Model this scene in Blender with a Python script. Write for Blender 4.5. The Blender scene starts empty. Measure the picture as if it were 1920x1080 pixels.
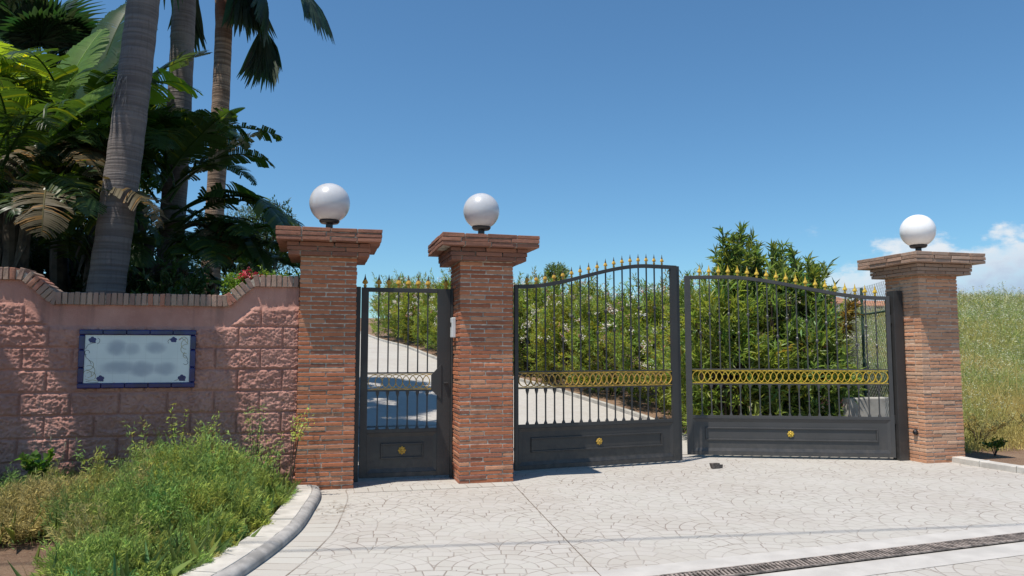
import bpy, bmesh, math, random
import numpy as np
from mathutils import Vector, Matrix, noise
R=random.Random(7); NR=np.random.RandomState(11)
rad=math.radians
scn=bpy.context.scene; col=scn.collection
# ------------------------------------------------------------------ frame of the gate line
ANG=rad(14.4); U=Vector((math.cos(ANG),math.sin(ANG),0)); N=Vector((-U.y,U.x,0)); O=Vector((-2.35,8.35,0))
def W(s,t,z=0.): return O+U*s+N*t+Vector((0,0,z))
def T_of(x,y): return (x-O.x)*N.x+(y-O.y)*N.y
def S_of(x,y): return (x-O.x)*U.x+(y-O.y)*U.y
def ramp(a):
    if a<=0: return 0.
    v=.1*a*a/4 if a<2 else .1*(a-1)
    return v if v<3.3 else 3.3+.9*(1-math.exp(-(v-3.3)/.9))
def hill(x,y):
    t=T_of(x,y); k=min(1,max(0,(x-.5*y)/(.085*max(y,1)+.8))); k=k*k*(3-2*k)
    return .038*min(60,max(0,t-4))*k
def H(x,y): return ramp(T_of(x,y)-1.8)+hill(x,y)
def Hn(x,y):
    a=(x-O.x)*N.x+(y-O.y)*N.y-1.8
    v=np.where(a<2,.1*a*a/4,.1*(a-1)); v=np.where(a<=0,0,v)
    t=(x-O.x)*N.x+(y-O.y)*N.y; k=np.clip((x-.5*y)/(.085*np.maximum(y,1)+.8),0,1); k=k*k*(3-2*k)
    return np.where(v<3.3,v,3.3+.9*(1-np.exp(-(np.maximum(v,3.3)-3.3)/.9)))+.038*np.clip(t-4,0,60)*k
SUNH=-(U*.5+N*.30); SUNV=Vector((SUNH.x,SUNH.y,1.45)).normalized()
# ------------------------------------------------------------------ object helpers
def link(o,parent=None):
    col.objects.link(o)
    if parent is not None: o.parent=parent
    return o
def tag(o,label=None,cat=None,group=None,kind=None):
    if label: o['label']=label
    if cat: o['category']=cat
    if group: o['group']=group
    if kind: o['kind']=kind
    return o
def empty(name,loc=(0,0,0),rz=0.,label=None,cat=None,group=None):
    o=bpy.data.objects.new(name,None); o.location=loc; o.rotation_euler=(0,0,rz); o.empty_display_size=.2
    link(o); return tag(o,label,cat,group)
def copy_tree(o,parent=None):
    c=o.copy(); link(c,parent)
    for ch in list(o.children): copy_tree(ch,c)
    return c
class MB:
    def __init__(s): s.v=[]; s.f=[]; s.c=[]; s.m=[]
    def add(s,vs,fs,c=None,m=0):
        k=len(s.v); s.v.extend([tuple(p) for p in vs]); s.f.extend([tuple(i+k for i in f) for f in fs])
        c=c if c is not None else (.5,.5,.5); s.c.extend([c]*len(fs)); s.m.extend([m]*len(fs)); return s
    def box(s,a,b,c=None,m=0,jit=0.,tr=None):
        x0,y0,z0=a; x1,y1,z1=b
        vs=[(x,y,z) for z in (z0,z1) for (x,y) in ((x0,y0),(x1,y0),(x1,y1),(x0,y1))]
        if jit: vs=[(x+R.uniform(-jit,jit),y+R.uniform(-jit,jit),z+R.uniform(-jit,jit)*.6) for x,y,z in vs]
        if tr: vs=[tr(p) for p in vs]
        return s.add(vs,[(0,3,2,1),(4,5,6,7),(0,1,5,4),(1,2,6,5),(2,3,7,6),(3,0,4,7)],c,m)
    def tube(s,pts,rs,n=8,c=None,m=0,cap=True,sx=1.,sy=1.):
        pts=[Vector(p) for p in pts]; k=len(pts); vs=[]; up=Vector((0,0,1))
        a=None
        for i,p in enumerate(pts):
            d=(pts[min(i+1,k-1)]-pts[max(i-1,0)]).normalized()
            if a is None:
                a=d.cross(Vector((0,1,0)) if abs(d.y)<.9 else Vector((1,0,0))).normalized()
            else: a=(a-d*a.dot(d)).normalized()
            b=d.cross(a); r=rs[i] if hasattr(rs,'__len__') else rs
            for j in range(n):
                q=2*math.pi*j/n; vs.append(p+a*(math.cos(q)*r*sx)+b*(math.sin(q)*r*sy))
        fs=[(i*n+j,i*n+(j+1)%n,(i+1)*n+(j+1)%n,(i+1)*n+j) for i in range(k-1) for j in range(n)]
        if cap: fs+= [tuple(reversed(range(n))),tuple(range((k-1)*n,k*n))]
        return s.add(vs,fs,c,m)
    def lathe(s,prof,n=16,c=None,m=0,o=(0,0,0),sy=1.):
        vs=[(o[0]+r*math.cos(2*math.pi*j/n),o[1]+sy*r*math.sin(2*math.pi*j/n),o[2]+z) for z,r in prof for j in range(n)]
        fs=[(i*n+j,i*n+(j+1)%n,(i+1)*n+(j+1)%n,(i+1)*n+j) for i in range(len(prof)-1) for j in range(n)]
        fs+=[tuple(reversed(range(n))),tuple(range((len(prof)-1)*n,len(prof)*n))]
        return s.add(vs,fs,c,m)
    def mesh(s,name,mats,smooth=False,fixn=False):
        me=bpy.data.meshes.new(name); me.from_pydata(s.v,[],s.f)
        for m in (mats if isinstance(mats,(list,tuple)) else [mats]): me.materials.append(m)
        me.polygons.foreach_set('material_index',s.m)
        if smooth: me.polygons.foreach_set('use_smooth',[True]*len(s.f))
        ca=me.color_attributes.new('col','FLOAT_COLOR','CORNER')
        lt=np.array([len(f) for f in s.f]); cc=np.ones((lt.sum(),4)); cc[:,:3]=np.repeat(np.array(s.c).reshape(-1,3),lt,axis=0)
        ca.data.foreach_set('color',cc.ravel())
        me.validate(); me.update(); return me
    def build(s,name,mats,parent=None,smooth=False,bevel=0.,seg=2):
        o=bpy.data.objects.new(name,s.mesh(name,mats,smooth)); link(o,parent)
        if bevel:
            b=o.modifiers.new('bevel','BEVEL'); b.width=bevel; b.segments=seg; b.limit_method='ANGLE'; b.angle_limit=rad(40)
        return o
def npmesh(name,V,F,C,mats,MI=None,smooth=False):
    """V (n,3) F (m,3|4) C (m,3) numpy -> mesh"""
    me=bpy.data.meshes.new(name); k=F.shape[1]; m=len(F)
    me.vertices.add(len(V)); me.vertices.foreach_set('co',V.astype(np.float32).ravel())
    me.loops.add(m*k); me.loops.foreach_set('vertex_index',F.astype(np.int32).ravel())
    me.polygons.add(m); me.polygons.foreach_set('loop_start',np.arange(0,m*k,k,dtype=np.int32))
    try: me.polygons.foreach_set('loop_total',np.full(m,k,dtype=np.int32))
    except Exception: pass
    for q in (mats if isinstance(mats,(list,tuple)) else [mats]): me.materials.append(q)
    if MI is not None: me.polygons.foreach_set('material_index',MI.astype(np.int32))
    if smooth: me.polygons.foreach_set('use_smooth',np.ones(m,dtype=bool))
    me.update(calc_edges=True)
    ca=me.color_attributes.new('col','FLOAT_COLOR','CORNER')
    cc=np.ones((m*k,4),dtype=np.float32); cc[:,:3]=np.repeat(C,k,axis=0); ca.data.foreach_set('color',cc.ravel())
    me.validate(); return me
def npobj(name,V,F,C,mats,parent=None,**k):
    o=bpy.data.objects.new(name,npmesh(name,V,F,C,mats,**k)); return link(o,parent)
# ------------------------------------------------------------------ node expression helper
class X:
    def __init__(s,nt,sock): s.nt=nt; s.s=sock
    def op(s,o,*b,clamp=False):
        n=s.nt.nodes.new('ShaderNodeMath'); n.operation=o; n.use_clamp=clamp
        for i,q in enumerate((s,)+b):
            if isinstance(q,X): s.nt.links.new(q.s,n.inputs[i])
            else: n.inputs[i].default_value=q
        return X(s.nt,n.outputs[0])
    def __add__(s,b): return s.op('ADD',b)
    def __sub__(s,b): return s.op('SUBTRACT',b)
    def __rsub__(s,b): return (s*-1.)+b
    def __mul__(s,b): return s.op('MULTIPLY',b)
    __radd__=__add__; __rmul__=__mul__
    def __truediv__(s,b): return s.op('DIVIDE',b)
    def lt(s,b): return s.op('LESS_THAN',b)
    def gt(s,b): return s.op('GREATER_THAN',b)
    def floor(s): return s.op('FLOOR')
    def fract(s): return s.op('FRACT')
    def abs(s): return s.op('ABSOLUTE')
    def sqrt(s): return s.op('SQRT')
    def mn(s,b): return s.op('MINIMUM',b)
    def mx(s,b): return s.op('MAXIMUM',b)
    def mod(s,b): return s.op('FLOORED_MODULO',b)
    def smooth(s,a,b,lo=0.,hi=1.):
        n=s.nt.nodes.new('ShaderNodeMapRange'); n.interpolation_type='SMOOTHSTEP'
        s.nt.links.new(s.s,n.inputs[0])
        for i,q in zip((1,2,3,4),(a,b,lo,hi)): n.inputs[i].default_value=q
        return X(s.nt,n.outputs[0])
class Mat:
    def __init__(s,name):
        s.m=bpy.data.materials.new(name); s.m.use_nodes=True; s.nt=s.m.node_tree; s.nt.nodes.clear()
        s.out=s.nt.nodes.new('ShaderNodeOutputMaterial'); s.b=s.nt.nodes.new('ShaderNodeBsdfPrincipled')
        s.nt.links.new(s.b.outputs[0],s.out.inputs[0])
    def new(s,t): return s.nt.nodes.new(t)
    def ln(s,a,b): s.nt.links.new(a.s if isinstance(a,X) else a,b)
    def pos(s):
        tc=s.new('ShaderNodeTexCoord'); sp=s.new('ShaderNodeSeparateXYZ'); s.ln(tc.outputs['Object'],sp.inputs[0])
        return tc.outputs['Object'],X(s.nt,sp.outputs[0]),X(s.nt,sp.outputs[1]),X(s.nt,sp.outputs[2])
    def comb(s,x,y,z=0.):
        c=s.new('ShaderNodeCombineXYZ')
        for i,q in enumerate((x,y,z)):
            if isinstance(q,X): s.ln(q,c.inputs[i])
            else: c.inputs[i].default_value=q
        return c.outputs[0]
    def noise(s,scale,detail=4,rough=.55,vec=None,dist=0.):
        n=s.new('ShaderNodeTexNoise'); n.inputs['Scale'].default_value=scale; n.inputs['Detail'].default_value=detail
        n.inputs['Roughness'].default_value=rough; n.inputs['Distortion'].default_value=dist
        if vec is None:
            tc=s.new('ShaderNodeTexCoord'); vec=tc.outputs['Object']
        s.ln(vec,n.inputs['Vector']); return X(s.nt,n.outputs[0])
    def white(s,vec):
        n=s.new('ShaderNodeTexWhiteNoise'); n.noise_dimensions='3D'; s.ln(vec,n.inputs['Vector']); return X(s.nt,n.outputs[0])
    def mix(s,f,a,b,mode='MIX'):
        n=s.new('ShaderNodeMix'); n.data_type='RGBA'; n.blend_type=mode; n.clamp_factor=True
        for q,i in ((f,0),(a,6),(b,7)):
            if isinstance(q,X): s.ln(q,n.inputs[i])
            elif isinstance(q,(tuple,list)): n.inputs[i].default_value=(*q[:3],1)
            elif isinstance(q,(int,float)): n.inputs[i].default_value=q
            else: s.ln(q,n.inputs[i])
        return n.outputs[2]
    def attr(s):
        n=s.new('ShaderNodeVertexColor'); n.layer_name='col'; return n.outputs[0]
    def base(s,c):
        if isinstance(c,(tuple,list)): s.b.inputs['Base Color'].default_value=(*c[:3],1)
        else: s.ln(c,s.b.inputs['Base Color'])
        return s
    def rough(s,r):
        if isinstance(r,X): s.ln(r,s.b.inputs['Roughness'])
        else: s.b.inputs['Roughness'].default_value=r
        return s
    def set(s,**k):
        for a,b in k.items(): s.b.inputs[a.replace('_',' ')].default_value=b
        return s
    def bump(s,h,strength=.5,dist=.01):
        n=s.new('ShaderNodeBump'); n.inputs['Strength'].default_value=strength; n.inputs['Distance'].default_value=dist
        s.ln(h,n.inputs['Height']); s.ln(n.outputs[0],s.b.inputs['Normal']); return s
    def translucent(s,c,f):
        t=s.new('ShaderNodeBsdfTranslucent'); mx=s.new('ShaderNodeMixShader'); mx.inputs[0].default_value=f
        if isinstance(c,(tuple,list)): t.inputs[0].default_value=(*c,1)
        else: s.ln(c,t.inputs[0])
        s.ln(s.b.outputs[0],mx.inputs[1]); s.ln(t.outputs[0],mx.inputs[2]); s.ln(mx.outputs[0],s.out.inputs[0]); return s
def plain(name,c,r=.5,nz=.12,sc=12.,bump=.15,**k):
    m=Mat(name); n=m.noise(sc,5); c2=tuple(max(0,q*(1-nz*2)) for q in c); c1=tuple(q*(1+nz*1.2) for q in c)
    m.base(m.mix(n.smooth(.3,.7),c2,c1)); m.rough(r); m.bump(m.noise(sc*6,3),bump,.004); m.set(**k); return m.m
def sr(r,g,b):
    f=lambda c:(c/255/12.92) if c/255<=.04045 else ((c/255+.055)/1.055)**2.4
    return (f(r),f(g),f(b))
M={}
# bricks: per brick colour lives in the attribute, stains and mortar smears from noise
def brickmat(name,lift,stain):
    m=Mat(name); p,x,y,z=m.pos()
    c=m.mix(m.noise(22,6,.65).smooth(.35,.75,0,.4),m.attr(),tuple(lift))
    c=m.mix(m.noise(3.1,4,.6).smooth(.5,.72,0,stain),c,(.05,.032,.027))
    c=m.mix(m.noise(70,3,.7).smooth(.62,.78,0,.3),c,(.50,.38,.28))
    m.base(c).rough(.88).bump(m.noise(60,8,.7)*1.0+m.noise(14,4)*1.5,.9,.006); return m.m
M['brick']=brickmat('brick_red',(.36,.15,.08),.35)
M['brick_pale']=brickmat('brick_pale',(.50,.28,.18),.2)
M['coping']=brickmat('coping_brick',(.30,.2,.155),.35)
M['mortar']=plain('mortar',(.47,.41,.34),.95,.25,20,.6)
# pink rendered wall
m=Mat('pink_render'); p,x,y,z=m.pos()
c=m.mix(m.noise(2.2,5,.6).smooth(.3,.7),(.42,.20,.155),(.54,.285,.225))
c=m.mix(m.noise(35,5,.7).smooth(.55,.75,0,.45),c,(.58,.38,.31))
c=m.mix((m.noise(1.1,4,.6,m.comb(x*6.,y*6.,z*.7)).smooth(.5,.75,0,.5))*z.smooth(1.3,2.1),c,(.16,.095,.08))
c=m.mix((1.-z.smooth(0,.5))*m.noise(5,4).smooth(.3,.7),c,(.14,.10,.075))
m.base(c).rough(.95).bump(m.noise(70,8,.8)*1.,1.,.012); M['render']=m.m
m=Mat('smooth_render'); p,x,y,z=m.pos()
c=m.mix(m.noise(2.2,5,.6).smooth(.3,.7),(.37,.18,.14),(.46,.24,.185))
c=m.mix(m.noise(1.1,4,.6,m.comb(x*7.,y*7.,z*.8)).smooth(.45,.75,0,.6),c,(.15,.09,.075))
m.base(c).rough(.92).bump(m.noise(120,6,.7),.4,.003); M['smooth']=m.m
def ironmat(name,c,r):
    m=Mat(name); p,x,y,z=m.pos()
    cc=m.mix(m.noise(3,4).smooth(.3,.7,0,.6),c,tuple(q*1.35 for q in c))
    cc=m.mix((1.-z.smooth(.0,.5))*m.noise(14,6,.7).smooth(.35,.7,0,.35),cc,(.12,.105,.09))
    cc=m.mix(m.noise(40,5,.75).smooth(.66,.78,0,.6),cc,(.13,.075,.045))
    m.base(cc).rough(m.noise(6,5,.7).smooth(.3,.7,.36,.62)).bump(m.noise(30,4),.25,.003); return m.m
M['iron']=ironmat('gate_iron',(.030,.029,.029),.42); M['iron2']=ironmat('gate_iron_lit',(.046,.045,.045),.5)  # second iron is paler: sunlight on the right leaf put into its colour
M['black']=plain('black_plastic',(.012,.012,.014),.35,.1,8,.05)
M['gold']=plain('dull_gold_paint',(.50,.30,.04),.45,.2,30,.3)
M['gold2']=plain('bright_gold_paint',(.62,.42,.05),.4,.2,30,.3,Metallic=.2)
M['tip']=plain('dark_spear_tip',(.07,.055,.03),.5,.2,30,.2)
m=Mat('opal_globe_grey'); p,x,y,z=m.pos()
m.base(m.mix(m.noise(3,3).smooth(.3,.7),(.50,.51,.53),(.58,.585,.60))).rough(.32).set(Subsurface_Weight=.35,Subsurface_Radius=(.1,.1,.1),Coat_Weight=.5,Coat_Roughness=.12); M['globe_grey']=m.m
m=Mat('opal_globe_white')
m.base(m.mix(m.noise(7,6,.7).smooth(.5,.75,0,.3),(.86,.86,.85),(.66,.64,.60))).rough(.3).set(Subsurface_Weight=.5,Subsurface_Radius=(.12,.12,.12),Coat_Weight=.3,Coat_Roughness=.2); M['globe_white']=m.m
M['white_box']=plain('white_plastic',(.62,.65,.66),.45,.05,8,.05)
M['kerb']=plain('kerb_stone',(.50,.475,.43),.8,.1,5,.35)
M['kerb_nose']=plain('kerb_nose',(.36,.345,.325),.8,.16,7,.35)
M['concrete']=plain('smooth_concrete',(.47,.45,.42),.85,.06,4,.2)
M['grey_conc']=plain('grey_concrete',(.40,.385,.35),.9,.15,4,.3)
M['grate']=plain('cast_iron_grate',(.27,.225,.195),.65,.35,14,.4)
M['pit']=plain('pit_shade',(.05,.042,.036),.9,.1,5,.1)
M['joint']=plain('joint',(.20,.16,.13),.9,.3,15,.2)
M['wire']=plain('galvanised_wire',(.07,.08,.075),.6,.1,8,.1)
M['railgreen']=plain('green_rail',(.03,.07,.05),.5,.1,8,.1)
M['cable']=plain('black_cable',(.02,.02,.02),.6,.1,8,.1)
M['dryleaf']=plain('dry_leaf',(.20,.13,.07),.85,.3,20,.3)
M['stone']=plain('broken_brick',(.10,.085,.075),.9,.3,20,.6)
M['cobalt']=plain('cobalt_glaze',(.006,.008,.095),.22,.2,8,.1,Coat_Weight=.25)
M['petal']=plain('blue_flower_glaze',(.015,.02,.12),.2,.2,20,.1)
M['scroll']=plain('ochre_scroll_glaze',(.30,.24,.08),.25,.25,20,.1)
M['scrolldark']=plain('dark_scroll_glaze',(.05,.05,.06),.25,.2,20,.1)
# stamped paving: fans of stones cut by scallop rows
def paving(name,drive=False):
    m=Mat(name); p,x,y,z=m.pos()
    wob=m.noise(3.,3,.5); wob2=m.noise(3.,3,.5,m.comb(x+7.3,y+1.1,z))
    xx=x*math.cos(.1)+y*math.sin(.1)+(wob-.5)*.03; yy=y*math.cos(.1)-x*math.sin(.1)+(wob2-.5)*.03
    Rr=.49; P=Rr/4.
    j0=(yy/Rr).floor()
    def cell(j):
        par=j.mod(2.)*Rr
        i=((xx-par)/(2*Rr)+.5).floor()
        lx=xx-par-i*(2*Rr); ly=yy-j*Rr
        return i,lx,ly
    i0,lx0,ly0=cell(j0); j1=j0+1.; i1,lx1,ly1=cell(j1)
    ins=(lx0*lx0+ly0*ly0).lt(Rr*Rr)
    sel=lambda a,b: b+(a-b)*ins
    lx=sel(lx0,lx1); ly=sel(ly0,ly1); ii=sel(i0,i1); jj=sel(j0,j1)
    r_=(lx*lx+ly*ly).sqrt(); up=ly.gt(0.)
    pick=lambda a,b: b+(a-b)*up
    v=pick((Rr-r_)/P,(ly*-1.-(lx*lx)*.9)/P+11.)
    k=v.floor(); fv=v-k
    rm=((k+.5)*-P+Rr).mx(.06)
    rnd=m.white(m.comb(ii*1.7,jj*2.3,k))
    ang=pick(lx.op('ARCTAN2',ly)*rm/.15,lx/.15)
    q=ang+rnd*1.0+k*.37; qi=q.floor(); fq=q-qi
    dj=(fv.mn(1.-fv)*P).mn(fq.mn(1.-fq)*.15)
    # scallop boundary
    d0=((lx0*lx0+ly0*ly0).sqrt()-Rr).abs()
    dj=dj.mn(d0)
    wid=m.noise(6,3,.6).smooth(.3,.75,.0022,.0062)
    near=(dj-wid)
    joint=1.-near.smooth(-.001,.0025)
    strength=m.noise(1.3,4,.6).smooth(.36,.64,.30,.95)
    stone=m.white(m.comb(ii+k*3.1,jj,qi))
    c=m.mix(m.noise(.7,4,.6).smooth(.35,.65),(.41,.385,.345),(.445,.43,.39))
    c=m.mix(stone.smooth(0.,1.,0,.5),c,m.mix(stone.smooth(.3,.7),(.375,.335,.31),(.46,.435,.405)))
    c=m.mix(m.noise(45,6,.75).smooth(.5,.75,0,.25),c,(.33,.31,.285))
    c=m.mix(m.noise(.9,5,.7,m.comb(x*1.,y*2.2,z)).smooth(.56,.74,0,.30),c,(.345,.325,.30))
    if drive: c=m.mix(m.noise(1.6,5,.7).smooth(.45,.7,0,.3),c,(.39,.365,.34))
    c=m.mix(m.noise(2.2,6,.75,m.comb(x*1.3,y*.45,4.)).smooth(.57,.75,0,.28),c,(.27,.245,.22))
    c=m.mix(joint*strength*(.3 if drive else .8),c,(.17,.13,.105))
    m.base(c).rough(.86)
    h=dj.smooth(.0,.012)*(.35 if drive else 1.)+m.noise(38,6,.7)*.32
    m.bump(h,.5,.005); return m.m
M['pave']=paving('stamped_paving'); M['pave_drive']=paving('stamped_paving_drive',True)
m=Mat('border_strip')
uv=m.new('ShaderNodeUVMap'); sp=m.new('ShaderNodeSeparateXYZ'); m.ln(uv.outputs[0],sp.inputs[0])
ux,uy=X(m.nt,sp.outputs[0]),X(m.nt,sp.outputs[1])
q=ux/.155; fq=q.fract(); dj=(fq.mn(1.-fq)*.155).mn((uy-.285).abs())
jt=1.-(dj-m.noise(6,3).smooth(.3,.7,.001,.005)).smooth(-.001,.0025)
c=m.mix(m.white(m.comb(q.floor(),2.,3.)).smooth(0,1),(.41,.385,.345),(.445,.43,.39)); c=m.mix(m.noise(45,6,.75).smooth(.5,.75,0,.25),c,(.33,.31,.285))
c=m.mix(jt*m.noise(1.3,4).smooth(.3,.6,.3,.95),c,(.16,.115,.085)); m.base(c).rough(.86).bump(dj.smooth(0,.012)+m.noise(38,6,.7)*.3,.5,.005); M['border']=m.m
# soil
m=Mat('soil'); c=m.mix(m.noise(1.2,5,.6).smooth(.35,.65),(.17,.095,.058),(.27,.175,.11))
c=m.mix(m.noise(30,6,.75).smooth(.45,.7,0,.7),c,(.33,.24,.165)); m.base(c).rough(.97).bump(m.noise(18,8,.75),1.,.05); M['soil']=m.m
# foliage
def leafmat(name,c,tr,r=.45,f=.35,spec=.5):
    m=Mat(name); a=m.attr()
    cc=m.mix(1.,a,c,'MULTIPLY'); cc=m.mix(m.noise(9,3).smooth(.3,.7,0,.35),cc,tuple(q*.55 for q in c))
    m.base(cc).rough(r); m.b.inputs['Specular IOR Level'].default_value=spec
    t=m.mix(1.,a,tr,'MULTIPLY'); m.translucent(t,f); return m.m
M['oleander']=leafmat('oleander_leaf',(.20,.27,.055),(.40,.50,.06))
M['oleander_dark']=leafmat('oleander_leaf_dark',(.17,.25,.075),(.34,.46,.07),.36)
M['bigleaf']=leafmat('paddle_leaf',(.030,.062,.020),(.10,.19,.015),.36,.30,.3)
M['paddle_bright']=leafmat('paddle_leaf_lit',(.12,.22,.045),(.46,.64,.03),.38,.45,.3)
M['paddle_dry']=leafmat('paddle_leaf_dry',(.11,.088,.045),(.16,.12,.04),.6,.3,.3)
M['fan']=leafmat('fan_frond',(.035,.07,.04),(.06,.13,.03),.4,.25)
M['shrub']=leafmat('dark_shrub_leaf',(.03,.06,.022),(.06,.12,.02),.4,.3)
M['lime']=leafmat('lime_shrub_leaf',(.11,.20,.03),(.22,.38,.03),.45)
M['olive']=leafmat('olive_leaf',(.16,.20,.13),(.16,.22,.09),.5)
M['weed']=leafmat('feathery_weed',(.30,.42,.13),(.52,.66,.18),.6,.42,.3)
M['grass']=leafmat('meadow_grass',(.42,.42,.20),(.50,.50,.20),.65,.4,.25)
M['umbel']=leafmat('umbel_flower',(.62,.64,.50),(.5,.5,.38),.8,.3,.2)
M['flower']=leafmat('flower',(1,1,1),(.8,.8,.8),.6,.35,.3)
M['wood']=plain('twig_bark',(.075,.05,.035),.9,.3,15,.4)
M['stalk']=plain('dark_stalk',(.055,.045,.032),.75,.4,6,.5)
m=Mat('palm_bark'); p,x,y,z=m.pos()
ring=m.noise(1.,3,.6,m.comb(x*.6,y*.6,z*26.)); fib=m.noise(1.,4,.7,m.comb(x*40.,y*40.,z*4.))
c=m.mix(ring.smooth(.35,.65),(.12,.105,.102),(.185,.165,.16)); c=m.mix(fib.smooth(.5,.7,0,.5),c,(.09,.072,.066)); c=m.mix(m.noise(1.3,3).smooth(.5,.7,0,.4),c,(.30,.26,.235))
m.base(c).rough(.93).bump(ring*1.4+fib*.6,.9,.02); M['palm']=m.m
m=Mat('palm_bark_red'); p,x,y,z=m.pos()
ring=m.noise(1.,3,.6,m.comb(x*.8,y*.8,z*20.)); fib=m.noise(1.,4,.7,m.comb(x*40.,y*40.,z*4.))
c=m.mix(ring.smooth(.35,.65),(.15,.10,.07),(.36,.26,.19)); c=m.mix(z.smooth(7.4,8.6)*m.noise(3,4).smooth(.3,.6),c,(.20,.075,.045)); c=m.mix(fib.smooth(.5,.7,0,.5),c,(.12,.07,.05))
m.base(c).rough(.93).bump(ring*1.4+fib*.7,1.,.025); M['palm_red']=m.m
# far house
M['whitewall']=plain('white_wall',(.68,.67,.65),.9,.05,2,.1)
m=Mat('terracotta_roof'); p,x,y,z=m.pos(); st=(x/.25).fract()
c=m.mix(m.noise(1.5,4).smooth(.3,.7),(.40,.16,.085),(.52,.25,.14)); c=m.mix(st.smooth(.75,1.,0,.5),c,(.16,.07,.045)); m.base(c).rough(.9).bump((st-.5).abs(),.8,.1); M['roof']=m.m
M['glass']=plain('dark_pane',(.02,.025,.03),.1,.1,2,.02)
# ================================================================== SETTING
def ground():
    xs=np.concatenate([np.linspace(-150,-20,14)[:-1],np.linspace(-20,30,51),np.linspace(30,400,24)[1:]])
    ys=np.concatenate([np.linspace(-60,0,8)[:-1],np.linspace(0,40,41),np.linspace(40,120,30)[1:],np.linspace(120,600,14)[1:]])
    gx,gy=np.meshgrid(xs,ys); gz=Hn(gx,gy)-.03
    V=np.stack([gx,gy,gz],-1).reshape(-1,3); nx=len(xs); ny=len(ys)
    i,j=np.meshgrid(np.arange(nx-1),np.arange(ny-1)); a=(j*nx+i).ravel()
    F=np.stack([a,a+1,a+nx+1,a+nx],-1)
    o=npobj('ground',V,F,np.full((len(F),3),.5),M['soil'],smooth=True); tag(o,kind='structure')
ground()
# kerb line left (outer toe of the kerb on the paving side), measured on the ground plane
KL=[(-2.08,8.30),(-1.97,7.9),(-1.88,7.3),(-1.79,6.6),(-1.77,6.1),(-1.78,5.6),(-1.83,5.0),(-1.95,4.3),(-2.2,3.4),(-2.6,2.4),(-3.3,1.3),(-4.4,.2),(-6.5,-.6),(-9,-.9)]
def smoothline(P,n=5):
    P=[Vector((p[0],p[1],0)) for p in P]; out=[]
    for i in range(len(P)-1):
        a=P[max(i-1,0)];b=P[i];c=P[i+1];d=P[min(i+2,len(P)-1)]
        for k in range(n):
            t=k/n; out.append(.5*((2*b)+(c-a)*t+(2*a-5*b+4*c-d)*t*t+(3*b-a-3*c+d)*t**3))
    out.append(P[-1]); return out
KS=smoothline(KL)
KR=smoothline([(5.98,10.62),(6.05,10.3),(6.17,9.9),(6.33,9.5),(6.62,8.9),(7.1,8.2),(8.,7.4),(9.5,6.7),(12,6.2)])
def sweep(name,line,prof,mat,parent=None,side=1,joints=None,z0=0.):
    mb=MB(); n=len(prof); fs=[]; vs=[]
    for i,p in enumerate(line):
        d=(line[min(i+1,len(line)-1)]-line[max(i-1,0)]).normalized(); nn=Vector((-d.y,d.x,0))*side
        for (o,z) in prof: vs.append(p+nn*o+Vector((0,0,z+z0)))
    for i in range(len(line)-1):
        for j in range(n-1): fs.append((i*n+j,i*n+j+1,(i+1)*n+j+1,(i+1)*n+j))
    fs.append(tuple(range(n))); fs.append(tuple((len(line)-1)*n+j for j in reversed(range(n))))
    mb.add(vs,fs); return mb.build(name,mat,parent)
def poly_sheet(name,pts,mat,z):
    bm=bmesh.new(); vs=[bm.verts.new((p[0],p[1],z)) for p in pts]; bm.faces.new(vs); bmesh.ops.triangulate(bm,faces=bm.faces[:])
    bmesh.ops.recalc_face_normals(bm,faces=bm.faces[:])
    me=bpy.data.meshes.new(name); bm.to_mesh(me); bm.free(); me.materials.append(mat)
    if me.polygons and me.polygons[0].normal.z<0: me.flip_normals()
    o=link(bpy.data.objects.new(name,me)); return tag(o,kind='structure')
wl=lambda s,t:(W(s,t).x,W(s,t).y)
aprn=[(p.x-.05,p.y) for p in KS]; aprn=list(reversed(aprn))           # from far left end up to the pier
aprn=[(-9,-6),(-9,-.9)]+aprn[1:]+[wl(.1,.1),wl(.1,1.6),wl(8.15,1.6),wl(8.5,.3)]+[(p.x,p.y) for p in KR]+[(12,-6)]
poly_sheet('driveway_apron',aprn,M['pave'],0.)
# drive ribbon uphill
RE=[(2.95,13.47),(2.47,14.76),(1.91,16.07),(1.23,17.56),(.53,19.0),(-.6,20.9),(-1.95,23.17),(-2.82,25.16),(-3.92,27.95),(-5.23,30.39),(-6.53,33.4),(-8.2,37)]
RE=[wl(8.0,1.62),(4.6,12.9)]+RE
REs=smoothline(RE,4)
mb=MB(); vs=[]; nn=9; wd=[]
for i,p in enumerate(REs):
    d=(REs[min(i+1,len(REs)-1)]-REs[max(i-1,0)]).normalized(); k=min(1,i/14.); 
    L=Vector(wl(.1,1.62)).to_3d() if i==0 else None
    q=Vector((p.x,p.y,0))+ (Vector((-1,-.05,0)).lerp(Vector((d.y*-1,d.x,0)),k)).normalized()*(7.6*(1-k)+5.4*k)
    if i<3:
        q=Vector((*wl(.1,1.62+i*.25),0))
    for j in range(nn):
        r=p.lerp(q,j/(nn-1)); z=H(r.x,r.y); vs.append((r.x,r.y,z+.002 if i else 0.002))
fs=[(i*nn+j,i*nn+j+1,(i+1)*nn+j+1,(i+1)*nn+j) for i in range(len(REs)-1) for j in range(nn-1)]
mb.add(vs,[f[::-1] for f in fs]); o=mb.build('driveway',M['pave_drive'],smooth=True); tag(o,kind='structure')
# low kerb along the right edge of the drive
line=[Vector((p.x,p.y,H(p.x,p.y))) for p in REs[8:]]
o=sweep('drive_kerb',line,[(0,0),(0,.07),(-.12,.07),(-.12,-.05)],M['grey_conc']); tag(o,'low grey concrete kerb running uphill under the oleander hedge','kerb')
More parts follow.
